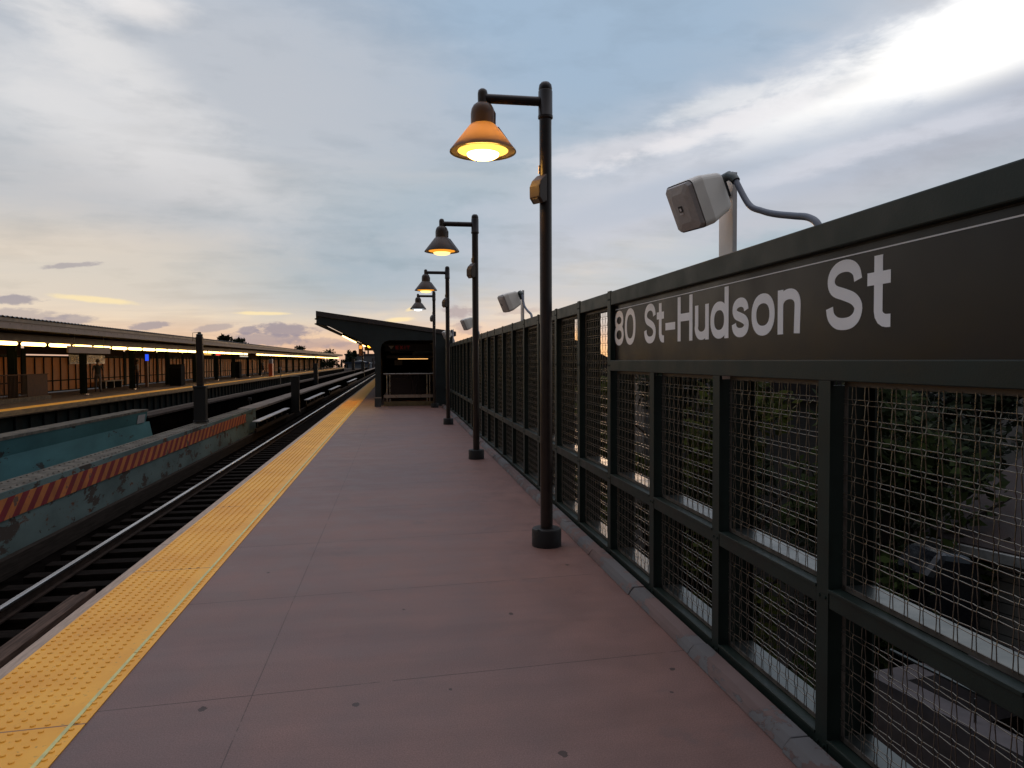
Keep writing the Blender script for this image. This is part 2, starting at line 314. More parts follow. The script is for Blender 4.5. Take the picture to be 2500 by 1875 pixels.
# ------------------------------------------------------------------ mesh helpers
class MB:
    def __init__(s): s.v = []; s.f = []; s.mi = []
    def add(s, vs, fs, mi=0):
        o = len(s.v); s.v += [tuple(p) for p in vs]; s.f += [tuple(i+o for i in f) for f in fs]; s.mi += [mi]*len(fs); return s
    def box(s, x0, x1, y0, y1, z0, z1, mi=0, mtx=None):
        vs = [Vector(p) for p in ((x0, y0, z0), (x1, y0, z0), (x1, y1, z0), (x0, y1, z0), (x0, y0, z1), (x1, y0, z1), (x1, y1, z1), (x0, y1, z1))]
        if mtx: vs = [mtx @ p for p in vs]
        return s.add(vs, [(0, 3, 2, 1), (4, 5, 6, 7), (0, 1, 5, 4), (1, 2, 6, 5), (2, 3, 7, 6), (3, 0, 4, 7)], mi)
    def tube(s, pts, r, n=8, cap=True, mi=0):
        pts = [Vector(p) for p in pts]; rs = r if isinstance(r, (list, tuple)) else [r]*len(pts)
        vs = []; prev = None
        for i, p in enumerate(pts):
            d = (pts[min(i+1, len(pts)-1)]-pts[max(i-1, 0)]).normalized()
            if prev is None:
                a = Vector((0, 0, 1)) if abs(d.z) < .9 else Vector((1, 0, 0))
                u = d.cross(a).normalized()
            else: u = (prev - d*prev.dot(d)).normalized()
            prev = u; w = d.cross(u)
            vs += [p + (u*math.cos(2*math.pi*k/n+math.pi/n) + w*math.sin(2*math.pi*k/n+math.pi/n))*rs[i] for k in range(n)]
        fs = [(i*n+k, i*n+(k+1) % n, (i+1)*n+(k+1) % n, (i+1)*n+k) for i in range(len(pts)-1) for k in range(n)]
        if cap: fs += [tuple(range(n))[::-1], tuple((len(pts)-1)*n+k for k in range(n))]
        return s.add(vs, fs, mi)
    def lathe(s, prof, c=(0, 0, 0), n=24, mi=0):
        vs = []; fs = []
        for r, z in prof: vs += [(c[0]+r*math.cos(2*math.pi*k/n), c[1]+r*math.sin(2*math.pi*k/n), c[2]+z) for k in range(n)]
        for i in range(len(prof)-1): fs += [(i*n+k, i*n+(k+1) % n, (i+1)*n+(k+1) % n, (i+1)*n+k) for k in range(n)]
        if prof[0][0] > 1e-6: fs.append(tuple(range(n))[::-1])
        if prof[-1][0] > 1e-6: fs.append(tuple((len(prof)-1)*n+k for k in range(n)))
        return s.add(vs, fs, mi)
    def shell(s, prof, c=(0, 0, 0), n=32, mi=0):       # open surface of revolution
        vs = []; fs = []
        for r, z in prof: vs += [(c[0]+r*math.cos(2*math.pi*k/n), c[1]+r*math.sin(2*math.pi*k/n), c[2]+z) for k in range(n)]
        for i in range(len(prof)-1): fs += [(i*n+k, i*n+(k+1) % n, (i+1)*n+(k+1) % n, (i+1)*n+k) for k in range(n)]
        return s.add(vs, fs, mi)
    def prism(s, poly, fn, t0, t1, mi=0):              # poly 2-D, fn(u,v,t) -> point
        n = len(poly); vs = [fn(u, v, t0) for u, v in poly]+[fn(u, v, t1) for u, v in poly]
        return s.add(vs, [tuple(range(n))[::-1], tuple(range(n, 2*n))]+[(k, (k+1) % n, n+(k+1) % n, n+k) for k in range(n)], mi)
    def build(s, name, material, parent=None, smooth=False, bevel=0, off=None):
        me = bpy.data.meshes.new(name)
        o0 = Vector((0, 0, 0))
        if parent is not None:
            p = parent
            while p.parent: p = p.parent
            o0 = p.location
        if off is not None: o0 = Vector(off)
        me.from_pydata([tuple(Vector(p)-o0) for p in s.v], [], s.f)
        for m_ in (material if isinstance(material, (list, tuple)) else [material]): me.materials.append(m_)
        if any(s.mi): me.polygons.foreach_set('material_index', s.mi)
        if smooth:
            me.polygons.foreach_set('use_smooth', [True]*len(me.polygons))
            try: me.set_sharp_from_angle(angle=R(40))
            except Exception: pass
        me.update(); o = bpy.data.objects.new(name, me); COL.objects.link(o)
        if parent is not None: o.parent = parent
        elif off is not None: o.location = o0
        if bevel:
            b = o.modifiers.new('bevel', 'BEVEL'); b.width = bevel; b.segments = 2; b.limit_method = 'ANGLE'; b.angle_limit = R(40)
        return o
def tag(o, label=None, cat=None, group=None, kind=None):
    if label: o['label'] = label
    if cat: o['category'] = cat
    if group: o['group'] = group
    if kind: o['kind'] = kind
    return o
def thing(name, label, cat, loc=(0, 0, 0), group=None):
    o = bpy.data.objects.new(name, None); COL.objects.link(o); o.location = loc; o.empty_display_size = .1
    return tag(o, label, cat, group)
def copy_tree(o, parent=None):
    c = o.copy(); COL.objects.link(c)
    if parent is not None: c.parent = parent
    for ch in list(o.children): copy_tree(ch, c)
    return c
def catmull(P, k=6):
    P = [Vector(p) for p in P]; out = []
    for i in range(len(P)-1):
        a, b, c, d = P[max(i-1, 0)], P[i], P[i+1], P[min(i+2, len(P)-1)]
        for j in range(k):
            t = j/k; out.append(.5*((2*b)+(c-a)*t+(2*a-5*b+4*c-d)*t*t+(3*b-a-3*c+d)*t**3))
    return out+[P[-1]]

# ------------------------------------------------------------------ lettering: strokes of even weight laid flat on a surface
def arc(cx, cy, rx, ry, a0, a1, n=18, e=2.25):
    r = []
    for i in range(n+1):
        a = R(a0+(a1-a0)*i/n); ca, sa = math.cos(a), math.sin(a)
        r.append((cx+rx*math.copysign(abs(ca)**(2/e), ca), cy+ry*math.copysign(abs(sa)**(2/e), sa)))
    return r
SP = [(.97, .72), (.91, .87), (.74, .97), (.5, 1), (.26, .965), (.09, .86), (.06, .71), (.19, .59), (.5, .51), (.82, .415), (.98, .28), (.93, .12), (.75, .025), (.5, 0), (.25, .03), (.06, .14), (0, .30)]
def glyph(ch, w_, W_, xh=.735):
    """centre lines of one letter, width W_, stroke w_, capital height 1"""
    h = w_/2; L, Rr = h, W_-h
    def S(H): return [tuple(p)[:2] for p in catmull([(L+u*(Rr-L), h+v*(H-w_), 0) for u, v in SP], 4)]
    if ch == '0': return [arc(W_/2, .5, Rr-W_/2, .5-h, 0, 360, 40)]
    if ch == '8':
        rt = .195; rb = (1-w_-2*rt)/2
        return [arc(W_/2, 1-h-rt, (Rr-W_/2)*.90, rt, 0, 360, 32, 2.1), arc(W_/2, h+rb, Rr-W_/2, rb, 0, 360, 32, 2.1)]
    if ch == 'S': return [S(1)]
    if ch == 's': return [S(xh)]
    if ch == '-': return [[(0, .37), (W_, .37)]]
    if ch == 'H': return [[(L, 0), (L, 1)], [(Rr, 0), (Rr, 1)], [(L, .53), (Rr, .53)]]
    if ch == 't':
        x = W_*.48
        return [[(x, .96), (x, .22)]+[(x+(W_-x)*.75*(1-math.cos(R(a)))*.9, .22-(.22-h)*math.sin(R(a))) for a in (20, 45, 70, 90)]+[(W_, h)], [(0, xh-h*.9), (W_, xh-h*.9)]]
    if ch == 'u': return [[(L, xh), (L, .3)]+arc(W_/2-.01, .3, Rr-W_/2+.01, .3-h, 180, 360, 18)[1:-1]+[(Rr, .3)], [(Rr, 0), (Rr, xh)]]
    if ch == 'n': return [[(L, 0), (L, xh)], arc(W_/2+.01, xh-.28, Rr-W_/2+.01, .28-h, 180, 0, 18)+[(Rr, 0)]]
    if ch == 'd': return [arc(W_/2-.02, xh/2, Rr-W_/2+.0, xh/2-h, 0, 360, 36), [(Rr, 0), (Rr, 1)]]
    if ch == 'o': return [arc(W_/2, xh/2, Rr-W_/2, xh/2-h, 0, 360, 36)]
    if ch == 'E': return [[(L, 0), (L, 1)], [(L, 1-h), (W_, 1-h)], [(L, .5), (W_*.92, .5)], [(L, h), (W_, h)]]
    if ch == 'X': return [[(L, 0), (Rr, 1)], [(L, 1), (Rr, 0)]]
    if ch == 'x': return [[(L, 0), (Rr, xh)], [(L, xh), (Rr, 0)]]
    if ch == 'i': return [[(W_/2, 0), (W_/2, xh)], [(W_/2, .85), (W_/2, 1)]]
    if ch == 'I': return [[(W_/2, 0), (W_/2, 1)]]
    if ch == 'T': return [[(W_/2, 0), (W_/2, 1)], [(0, 1-h), (W_, 1-h)]]
    return []
def stroke_text(mb, items, w_, cap, fn, t0=.0, th=.0009):
    """items: (char, start, width) in metres along the line; fn(u, v, t) -> world point, t out of the surface"""
    for ch, u0, wd in items:
        for k, ln in enumerate(glyph(ch, w_, wd/cap)):
            P = [Vector((p[0], p[1], 0)) for p in ln]; closed = (P[0]-P[-1]).length < 1e-4
            n = len(P); lv = []; rv = []
            for i in range(n):
                if closed: a, b = P[(i-1) % (n-1)], P[(i+1) % (n-1)]
                else: a, b = P[max(i-1, 0)], P[min(i+1, n-1)]
                d = (b-a).normalized(); nn = Vector((-d.y, d.x, 0))*(w_/2)
                lv.append(P[i]+nn); rv.append(P[i]-nn)
            t = t0+th+k*.0003
            vs = [fn(u0+q.x*cap, q.y*cap, tt) for tt in (t0, t) for q in lv+rv]
            fs = []
            for i in range(n-1):
                fs += [(2*n+i, 2*n+i+1, 3*n+i+1, 3*n+i), (i, i+1, 2*n+i+1, 2*n+i), (n+i, 3*n+i, 3*n+i+1, n+i+1)]
            mb.add(vs, fs)

# ================================================================== SETTING
g = MB(); g.box(-400, 400, -60, 900, -7.3, -7.0); tag(g.build('street', mat('asphalt_and_yards', (.014, .013, .012), .95, var=.4, scale=.3, spec=.05)), kind='structure')

# ---- our platform
pl = MB(); pl.box(-1.985, 1.72, -8, 170, -.28, 0)
platform = tag(pl.build('platform', PLAT), kind='structure')
e = MB(); yy = -8.0
while yy < 170:
    L = 3.66; e.box(-2.067, -1.988, yy+.004, min(yy+L, 170)-.004, -.30, -.001); yy += L
e.build('edge_board', mat('bleached_edge_board', (.40, .29, .22), .75, var=.22, scale=3, bump=.3, stretch=(20, 2, 20)), platform, bevel=.006)
tt = MB(); tt.box(-1.983, -1.372, -8, 170, .001, .006)
for j in range(-30, 480):
    y = j*.0605
    for i in range(10):
        x = -1.955+i*.0605
        if 8 <= i < 9: continue
        n = 8 if y < 9 else 5
        prof = [(.0125, .0062), (.0105, .0105), (.006, .0118)] if y < 9 else [(.0125, .0062), (.008, .0118)]
        tt.lathe(prof, (x, y, 0), n)
tt.build('tactile_strip', TACT, platform, smooth=False)
gl = MB(); yy = -8.05
while yy < 60:
    gl.box(-1.437, -1.419, yy+.004, yy+1.216, .0062, .0105); yy += 1.22
gl.build('luminous_strip', GLINE, platform)
# sloped kerb under the fence, cast in blocks
kb = MB(); rk = random.Random(3); yy = -6.0
KERB = peel('chipped_red_kerb_paint', (.150, .105, .098), (.138, .132, .134), .50, 2.6, .8, (1, .8, 1.5))
while yy < 60:
    L = .93+rk.random()*.1; a = rk.uniform(-.006, .006); hgt = .052+rk.uniform(-.004, .004)
    prof = [(1.537+a, .001), (1.552+a, .028), (1.575+a, hgt), (1.655, hgt), (1.655, .001)]
    kb.prism(prof, lambda u, v, t: (u, t, v), yy, yy+L-.006); yy += L
kb.build('kerb', KERB, platform, bevel=.005)

# ---- rubbing boards bolted below the platform edge, near end only
rb = thing('rubbing_board', 'three dark timber rubbing boards below the near platform edge', 'boards', (-2.15, 1, -.2))
for k, (x, z) in enumerate(((-2.185, -.050), (-2.245, -.068), (-2.305, -.086))):
    b = MB(); b.box(x-.02, x+.02, -4, 5.55, z-.03, z+.012); b.build('board', mat('worn_board_%d' % k, (.085, .055, .042), .9, spec=.1, var=.5, scale=5, stretch=(14, .7, 14)), rb, bevel=.004)

# ---- tracks
deck = MB(); deck.box(-12.72, -2.06, -30, 330, -1.62, -1.40); tag(deck.build('track_deck', DECK), kind='structure')
RAILS = [(-2.93, 'near running rail hidden close under the platform edge'), (-4.35, 'bright polished running rail beside the striped girder'), (-6.65, 'near rail of the middle track'), (-8.05, 'far rail of the middle track'),
         (-10.6, 'near rail of the track at the opposite platform'), (-12.0, 'far rail close under the opposite platform edge')]
for x, lab in RAILS:
    t = thing('rail', lab, 'rail', (x, 0, -1.25), 'running rails of the three tracks')
    h = MB(); h.box(x-.034, x+.034, -30, 330, -1.135, -1.10); h.build('rail_head', RAILTOP, t, bevel=.006)
    b = MB(); b.box(x-.01, x+.01, -30, 330, -1.225, -1.135); b.box(x-.07, x+.07, -30, 330, -1.245, -1.225); b.build('rail_web', RUST, t)
tie = None
for k in range(190):
    y = -3+k*.56
    if tie is None:
        b = MB(); b.box(-1.3, 1.3, -.115, .115, -.16, 0); tie = b.build('sleeper', TIE, bevel=.01); o = tie
        tag(o, 'dark wooden sleeper under the rails of the near track', 'sleeper', 'wooden sleepers of the near track')
    else: o = copy_tree(tie)
    o.location = (-3.64+random.uniform(-.03, .03), y, -1.246+random.uniform(-.006, .0))
b = MB()
for cx in (-7.35, -11.3):
    for k in range(480): b.box(cx-1.28, cx+1.28, -3+k*.56, -2.77+k*.56, -1.40, -1.247)
for k in range(190, 500): b.box(-4.94, -2.34, -3+k*.56, -2.77+k*.56, -1.40, -1.248)
tag(b.build('sleepers', TIE), 'dark wooden sleepers of the middle and far tracks', 'sleepers', kind='stuff')
# timber guard beam along the near track, seen as a pale line below the striped girder
b = MB(); b.box(-5.46, -5.36, -20, 300, -1.40, -1.12); tag(b.build('guard_timber', mat('worn_guard_timber', (.034, .026, .021), .9, var=.35, scale=4, stretch=(10, .5, 10), spec=.06), bevel=.01), 'long timber guard beam below the striped girder', 'timber')

# ---- plate girders of the bridge over the street
gd = thing('plate_girder', 'near grey teal plate girder with red and orange hazard stripes', 'girder', (-5.6, 10, -1.1), 'plate girders of the street bridge')
b = MB(); b.box(-5.56, -5.54, -14, 29.6, -1.38, -.26); b.build('web', TEALF, gd)
b = MB(); b.box(-6.05, -5.535, -14, 29.6, -.262, -.236)
b.prism([(-14, 0), (8.6, 0), (8.6, .02), (-14, .02)], lambda u, v, t: (t, u, -.234+v), -6.02, -5.56)
b.prism([(-14, 0), (13.6, 0), (13.6, .014), (-14, .014)], lambda u, v, t: (t, u, -.236+v*.1), -6.03, -5.55)
for j in range(0, 120):
    y = 6+j*.19
    for x in (-5.62, -5.93): b.lathe([(.018, 0), (.016, .012), (.006, .018)], (x, y, -.236), 6)
b.build('top_flange', FLANGE, gd)
b = MB(); b.box(-5.535, -5.522, -14, 29.6, -.333, -.2365); b.build('upper_angle', TEALF, gd)
b = MB(); b.box(-5.538, -5.516, -14, 27.6, -.640, -.335); b.build('hazard_board', STRIPE, gd)
b = MB()
for j in range(24): b.box(-6.0, -5.56, -13+j*1.8, -12.98+j*1.8, -1.35, -.264)
b.build('stiffener', TEALF, gd)
gd2 = thing('plate_girder', 'far bright teal plate girder with a small white notice at its end', 'girder', (-9.3, 10, -1.1), 'plate girders of the street bridge')
b = MB(); b.prism([(-9.17, -.62), (-9.10, -.22), (-9.14, -.22), (-9.30, -.62)], lambda u, v, t: (u, t, v), -14, 28.2)
b.prism([(-9.02, -1.39), (-9.17, -.621), (-9.30, -.621), (-9.30, -1.39)], lambda u, v, t: (u, t, v), -14, 28.6); b.build('web', TEALG, gd2)
b = MB(); b.box(-9.62, -9.085, -14, 28.25, -.215, -.14); b.build('top_flange', FLANGE, gd2)
b = MB(); b.box(-9.6, -9.2, 28.26, 28.30, -1.38, -.2); b.build('end_plate', BLACK, gd2)
b = MB(); b.prism([(27.2, -.30), (27.95, -.30), (27.95, -.60), (27.2, -.60)], lambda u, v, t: (-9.082+t-(v+.22)*-.175, u, v), .0, .012); b.build('notice', mat('faded_paper', (.33, .33, .34), .7, var=.1), gd2)
# walkways that carry on beyond the girders
wk = thing('walkway', 'pale narrow walkway between the near and middle tracks', 'walkway', (-5.8, 60, -1.1))
b = MB(); b.box(-6.25, -5.56, 29.75, 260, -.36, -.255); b.build('slab', STONE, wk, bevel=.02)
b = MB(); b.box(-6.12, -5.70, 29.8, 260, -1.39, -.362); b.build('support', DECK, wk)
wk2 = thing('walkway', 'dark low walkway between the middle and far tracks', 'walkway', (-9.4, 60, -1.1))
b = MB(); b.box(-9.7, -9.15, 28.4, 260, -.50, -.40); b.build('slab', mat('dirty_walkway_board', (.05, .038, .032), .95, var=.3, scale=3, spec=.06), wk2, bevel=.02)
b = MB(); b.box(-9.6, -9.25, 28.5, 260, -1.39, -.502); b.build('support', DECK, wk2)
# third-rail protection boards beside the near track
TRB = mat('grey_white_cover_board', (.46, .44, .43), .6, var=.15, scale=3)
for k, (y0, y1, lab) in enumerate(((28.2, 36.4, 'nearest white cover board over the third rail'), (43.5, 53.5, 'second white cover board over the third rail'), (58.5, 69, 'third white cover board over the third rail'), (80, 97, 'farthest white cover board over the third rail'))):
    t = thing('third_rail_cover', lab, 'cover board', (-5.3, y0, -.7), 'cover boards over the third rail')
    n = int((y1-y0)/2.0)
    for j in range(n):
        b = MB(); b.box(-5.42, -5.16, y0+j*2.0+.05, y0+j*2.0+1.93, -.70, -.66); b.build('board', TRB, t, bevel=.008)
    b = MB(); b.box(-5.33, -5.26, y0, y1, -1.08, -.94); b.build('conductor_rail', RUST, t)
    for j in range(n): 
        b = MB(); b.box(-5.41, -5.38, y0+j*2+.9, y0+j*2+.98, -1.38, -.702); b.build('bracket', BLACK, t)

# signals
def mast(name, lab, loc, hh, wide, narrow, split, top=True):
    x, y, z = loc; t = thing(name, lab, 'signal', loc, 'signals between the tracks')
    b = MB(); b.box(x-wide/2, x+wide/2, y-.13, y+.13, z, z+split); b.box(x-wide/2-.02, x+wide/2+.02, y-.16, y+.16, z, z+.06); b.box(x-wide/2-.015, x+wide/2+.015, y-.15, y+.15, z+split-.05, z+split+.012); b.build('relay_case', BLACK, t, bevel=.01)
    if hh > split:
        b = MB(); b.box(x-narrow/2, x+narrow/2, y-.08, y+.08, z+split+.013, z+hh); b.build('signal_head', POLE, t, bevel=.02)
        b = MB()
        for k in range(3): b.tube([(x, y+.08, z+hh-.25-k*.3), (x, y+.24, z+hh-.25-k*.3)], .06, 10)
        b.build('hood', BLACK, t)
    if top:
        b = MB(); b.lathe([(.09, 0), (.10, .06), (.05, .09), (.05, .13), (.0, .14)], (x, y, z+hh), 10); b.tube([(x-.19, y, z+hh-.14), (x-.19, y, z+hh+.11), (x+.02, y, z+hh+.13)], .008, 5); b.build('cap', BLACK, t)
    return t
mast('signal_mast', 'tall dark signal mast standing on the near girder', (-5.8, 22.6, -.21), 2.56, .34, .19, 1.08)
mast('signal_mast', 'squat black signal case beside the near track', (-5.35, 39.5, -1.10), 1.86, .42, .3, 1.9, False)
mast('signal_mast', 'black signal case between the middle and far tracks', (-9.0, 83, -.95), 2.25, .48, .3, 2.3, False)
mast('signal_mast', 'far tall thin signal at the end of the near walkway', (-5.9, 128, -1.1), 4.9, .55, .22, 2.6)
mast('signal_mast', 'far black signal case at the end of the opposite platform', (-9.4, 160, -1.1), 3.1, .6, .3, 3.2, False)
cp = MB(); cp.tube([(-6.9, 35.5, -1.4), (-6.9, 35.5, -.25)], .035, 6); cp.box(-6.98, -6.82, 35.45, 35.55, -.25, -.12); tag(cp.build('marker_post', BLACK), 'thin dark marker post beside the pale walkway', 'post')
cp = MB(); cp.tube([(-10.2, 66, -1.4), (-10.2, 66, 1.05)], .03, 6); cp.box(-10.3, -10.1, 65.96, 66.04, .9, 1.1); tag(cp.build('marker_post', mat('pale_post', (.18, .16, .14), .7)), 'slim pale post before the opposite platform', 'post')

# ================================================================== FENCE on our platform
PY0, PST = 2.653, .977
posts = [PY0+k*PST for k in range(-5, 29)]           # far edge of each post
XF = 1.68
fence = thing('fence', 'long dark green fence of woven wire mesh along the platform', 'fence', (1.7, 0, 0))
def wire_panel(Wd, Hh):
    mb = MB(); p = .074; gp = .0095; r = .0017; amp = .0027
    def pos(n0, L):
        n = int(L/p); o = (L-(n-1)*p)/2; q = []
        for i in range(n): q += [o+i*p-gp, o+i*p+gp]
        return q
    ys, zs = pos(0, Wd), pos(0, Hh)
    def weave(cross, L, ph):
        pts = [(0, 0.)]
        for i, c in enumerate(cross): pts.append((c, amp if (i+ph) % 2 else -amp))
        pts.append((L, 0.)); return pts
    for i, y in enumerate(ys): mb.tube([(a, y, c) for c, a in weave(zs, Hh, i)], r, 4, False)
    for i, z in enumerate(zs): mb.tube([(-a, c, z) for c, a in weave(ys, Wd, i)], r, 4, False)
    return mb
PW = PST-.08
Z_B0, Z_B1, Z_M0, Z_M1, Z_S0, Z_S1, Z_C0, Z_C1 = .018, .082, .612, .688, 1.514, 1.596, 2.032, 2.142
SIGN_FAR = PY0+3*PST                                    # the sign starts at this post
protos = {}
def child_copy(key, maker, y):
    """the first bay builds the part, later bays share its mesh"""
    if key not in protos: o = maker(); protos[key] = o
    else:
        o = copy_tree(protos[key]); o.parent = fence
    o.location = (0, y, 0); return o
def mk_post(zt=Z_C1+.006):
    b = MB(); b.box(XF-.004, XF+.010, -.08, 0, Z_B0, zt); b.box(XF+.010, XF+.19, -.046, -.036, Z_B0, zt-.02); b.box(XF+.19, XF+.20, -.08, 0, -.3, Z_C1-.02)
    b.box(XF+.001, XF+.012, -.055, -.025, .0, Z_B0)
    for bz in (.05, .65, 1.555, 2.08):
        if bz < zt:
            for by in (-.060, -.020): b.prism([(.007*math.cos(q*1.0472), .007*math.sin(q*1.0472)) for q in range(6)], lambda u, v, t_: (XF-.004-t_, by+u, bz+v), .0, .005)
    return b.build('post', GREENB, fence, off=(1.7, 0, 0))
def fix(o): o.parent = fence; return o
def seg(x0, x1, z0, z1, nm='rail', m_=None, bv=.004):
    def f():
        b = MB(); b.box(x0-1.7, x1-1.7, .0015, PW-.0015, z0, z1); o = b.build(nm, m_ or GREENB, bevel=bv); o.parent = fence; return o
    return f
def mk_cap():
    b = MB(); b.box(XF+.002-1.7, XF+.21-1.7, -.0795, PW+.0-.002, Z_C0, Z_C1); o = b.build('top_rail', GREENB, bevel=.006); o.parent = fence
    return o
def mk_panel(z0, z1, nm):
    def f():
        mb = wire_panel(PW-.03, z1-z0-.03); mb.v = [(x+.045-.02, y+.015, z+z0+.015) for x, y, z in mb.v]
        o = mb.build(nm, STEEL); o.parent = fence
        b = MB(); t = .02; x0, x1 = .029, .033
        b.box(x0, x1, .012, .012+t, z0, z1); b.box(x0, x1, PW-.012-t, PW-.012, z0, z1); b.box(x0, x1+.001, .012, PW-.012, z0, z0+t); b.box(x0, x1+.001, .012, PW-.012, z1-t, z1)
        q = b.build('mesh_frame', BAR); q.parent = o
        return o
    return f
def mk_sill(z, nm='sill'):
    def f():
        b = MB(); b.box(XF+.052-1.7, XF+.185-1.7, .003, PW-.003, z-.012, z); o = b.build(nm, GALV); o.parent = fence; return o
    return f
for i, yf in enumerate(posts):
    short = yf < SIGN_FAR-.1
    b = child_copy('post_low' if short else 'post', (lambda: mk_post(Z_S0+.001)) if short else mk_post, yf)
    if i+1 >= len(posts): break
    y = yf                                               # bay runs from this post's far edge to the next post
    sgn = yf < SIGN_FAR-.1
    if not sgn: child_copy('cap', mk_cap, y)
    child_copy('mid', seg(XF-.002, XF+.05, Z_M0, Z_M1), y)
    child_copy('bot', seg(XF-.002, XF+.05, Z_B0, Z_B1), y)
    child_copy('chm', seg(XF-.008, XF-.002, Z_M1-.012, Z_M1+.002, 'rail_lip', None, .002), y)
    child_copy('chb', seg(XF-.008, XF-.002, Z_B1-.012, Z_B1+.002, 'rail_lip', None, .002), y)
    child_copy('lo', mk_panel(Z_B1+.002, Z_M0-.002, 'mesh_panel'), y)
    child_copy('s1', mk_sill(Z_B1+.012), y); child_copy('s2', mk_sill(Z_M1+.012), y)
    if sgn:
        child_copy('upS', mk_panel(Z_M1+.002, Z_S0-.002, 'mesh_panel'), y)
    else: child_copy('up', mk_panel(Z_M1+.002, Z_C0-.002, 'mesh_panel'), y)

b = MB(); b.box(XF-.002, XF+.21, posts[0], SIGN_FAR-.082, Z_C0, Z_C1); o = b.build('top_rail', GREENB, fence, bevel=.006)
b = MB(); b.box(XF-.006, XF+.06, posts[0], SIGN_FAR-.082, Z_S0, Z_S1); o = b.build('sign_rail', GREENB, fence, bevel=.004)
# ---- station name sign
sg = thing('station_sign', 'long black station name sign reading 80 St-Hudson St', 'sign', (1.74, 2, 1.6))
b = MB(); b.box(1.714, 1.728, -2.2, 5.502, Z_S1-.01, Z_C0+.01); b.build('sign_panel', SIGNB, sg)
b = MB(); b.box(1.708, 1.713, -2.2, 5.502, Z_C0-.006, Z_C0-.001); b.build('sign_frame', BLACK, sg)
b = MB(); b.box(1.7122, 1.7138, -2.2, 5.49, 1.9925, 1.9975); b.build('white_line', WHITE, sg)
X_S = 1.714
def kx(px): return 5.665-(px)                         # distance along the line of writing
EX = [('8', 1501, 1522.8), ('0', 1525.8, 1551.7), ('S', 1573, 1601.4), ('t', 1603.9, 1621.3), ('-', 1624.8, 1648.6), ('H', 1654.6, 1690.9), ('u', 1696.9, 1730.7), ('d', 1735.7, 1778.9), ('s', 1786.9, 1828.6), ('o', 1835, 1891.3), ('n', 1898.8, 1953), ('S', 2016.6, 2106), ('t', 2117, 2174)]
def along(px):                                         # the letter edges' distances down the sign
    d = FW*FPX+RT*(px-1250)-UP*(800-937.5); return 5.70-X_S*d.y/d.x
items = [(c, along(a), along(b_)-along(a)) for c, a, b_ in EX]
for it in items: b = MB(); stroke_text(b, [it], .172, .271, lambda u, v, t: (X_S-t, 5.70-u, 1.712+v)); b.build('letter', WHITE, sg)

# ================================================================== LAMPS
def make_lamp():
    x, y = 1.265, 6.03
    t = thing('lamp_post', '', 'street lamp', (x, y, 0), 'lamp posts along the fence')
    b = MB(); b.lathe([(.127, .001), (.127, .135), (.122, .15), (.118, .152), (.062, .152)], (x, y, 0), 32); b.build('base', BLACK, t, True)
    b = MB(); b.lathe([(.053, .1525), (.053, 1.72), (.052, 1.73), (.052, 3.665)], (x, y, 0), 28); b.build('pole', POLE, t, True)
    b = MB(); b.lathe([(.0521, 3.64), (.063, 3.65), (.064, 3.67), (.060, 3.675), (.060, 3.875), (.055, 3.885), (.058, 3.895), (.052, 3.93), (.035, 3.95), (.0, 3.958)], (x, y, 0), 28); b.build('pole_cap', POLE, t, True)
    xs = .73
    b = MB(); b.tube([(x-.055, y, 3.79), (xs+.02, y, 3.79)], .039, 20); b.build('arm', POLE, t, True)
    b = MB(); b.lathe([(.041, 3.753), (.042, 3.83), (.036, 3.855), (.02, 3.868), (0, 3.872)], (xs, y, 0), 24)
    b.lathe([(.101, 3.566), (.101, 3.66), (.094, 3.70), (.078, 3.73), (.055, 3.748), (.041, 3.753)], (xs, y, 0), 32); b.build('lamp_housing', HOUSING, t, True)
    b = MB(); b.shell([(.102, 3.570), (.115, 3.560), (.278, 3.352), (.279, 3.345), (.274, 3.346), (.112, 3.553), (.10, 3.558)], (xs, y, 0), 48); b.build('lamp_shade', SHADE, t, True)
    b = MB(); b.tube([(xs+.099, y-.03, 3.57), (xs+.101, y-.03, 3.66), (xs+.06, y-.03, 3.735)], .006, 6); b.tube([(xs+.125, y-.03, 3.55), (xs+.272, y-.03, 3.358)], .005, 6); b.build('hinge_seam', POLE, t)
    b = MB(); b.shell([(.135, 3.330), (.128, 3.314), (.105, 3.300), (.055, 3.291), (.001, 3.289)], (xs, y, 0), 40); o = b.build('lens', BULBO, t, True)
    b = MB(); b.shell([(.136, 3.330), (.160, 3.346), (.185, 3.353), (.212, 3.3545)], (xs, y, 0), 40); b.build('lens_rim', RIMO, t, True)
    b = MB(); b.shell([(.213, 3.357), (.24, 3.357), (.266, 3.353)], (xs, y, 0), 40); b.build('reflector', mat('reflector', (.5, .42, .3), .4, .3), t, True)
    # wedge-shaped fitting on the pole
    b = MB()
    _ca, _sa = math.cos(R(215)), math.sin(R(215))
    f = lambda u, v, tt_: (x+(.045+u)*_ca-tt_*_sa, y+(.045+u)*_sa+tt_*_ca, v)
    prof = [(0, 2.93), (.055, 2.905), (.105, 2.955), (.106, 3.06), (.075, 3.12), (.03, 3.16), (0, 3.185)]
    prof = [(u*.88, 3.045+(v-3.045)*.9) for u, v in prof]; b.prism(prof, f, -.06, .06); b.build('fitting', mat('brown_fitting_paint', (.045, .028, .02), .5, var=.1), t, bevel=.008)
    b = MB(); b.prism([(.054, 2.921), (.088, 2.955), (.086, 2.958), (.052, 2.924)], f, -.034, .034); b.build('fitting_window', mat('dull_glass', (.22, .18, .14), .3), t)
    b = MB(); b.tube([(x-.058, y-.01, 3.18), (x-.058, y-.01, 3.25)], .006, 6); b.build('conduit', mat('bare_metal', (.4, .32, .25), .35, .8), t)
    b = MB(); b.box(x-.10, x-.07, y-.09, y-.06, .1535, .157); b.build('base_bolt', GALV, t)
    return t
lamps = []
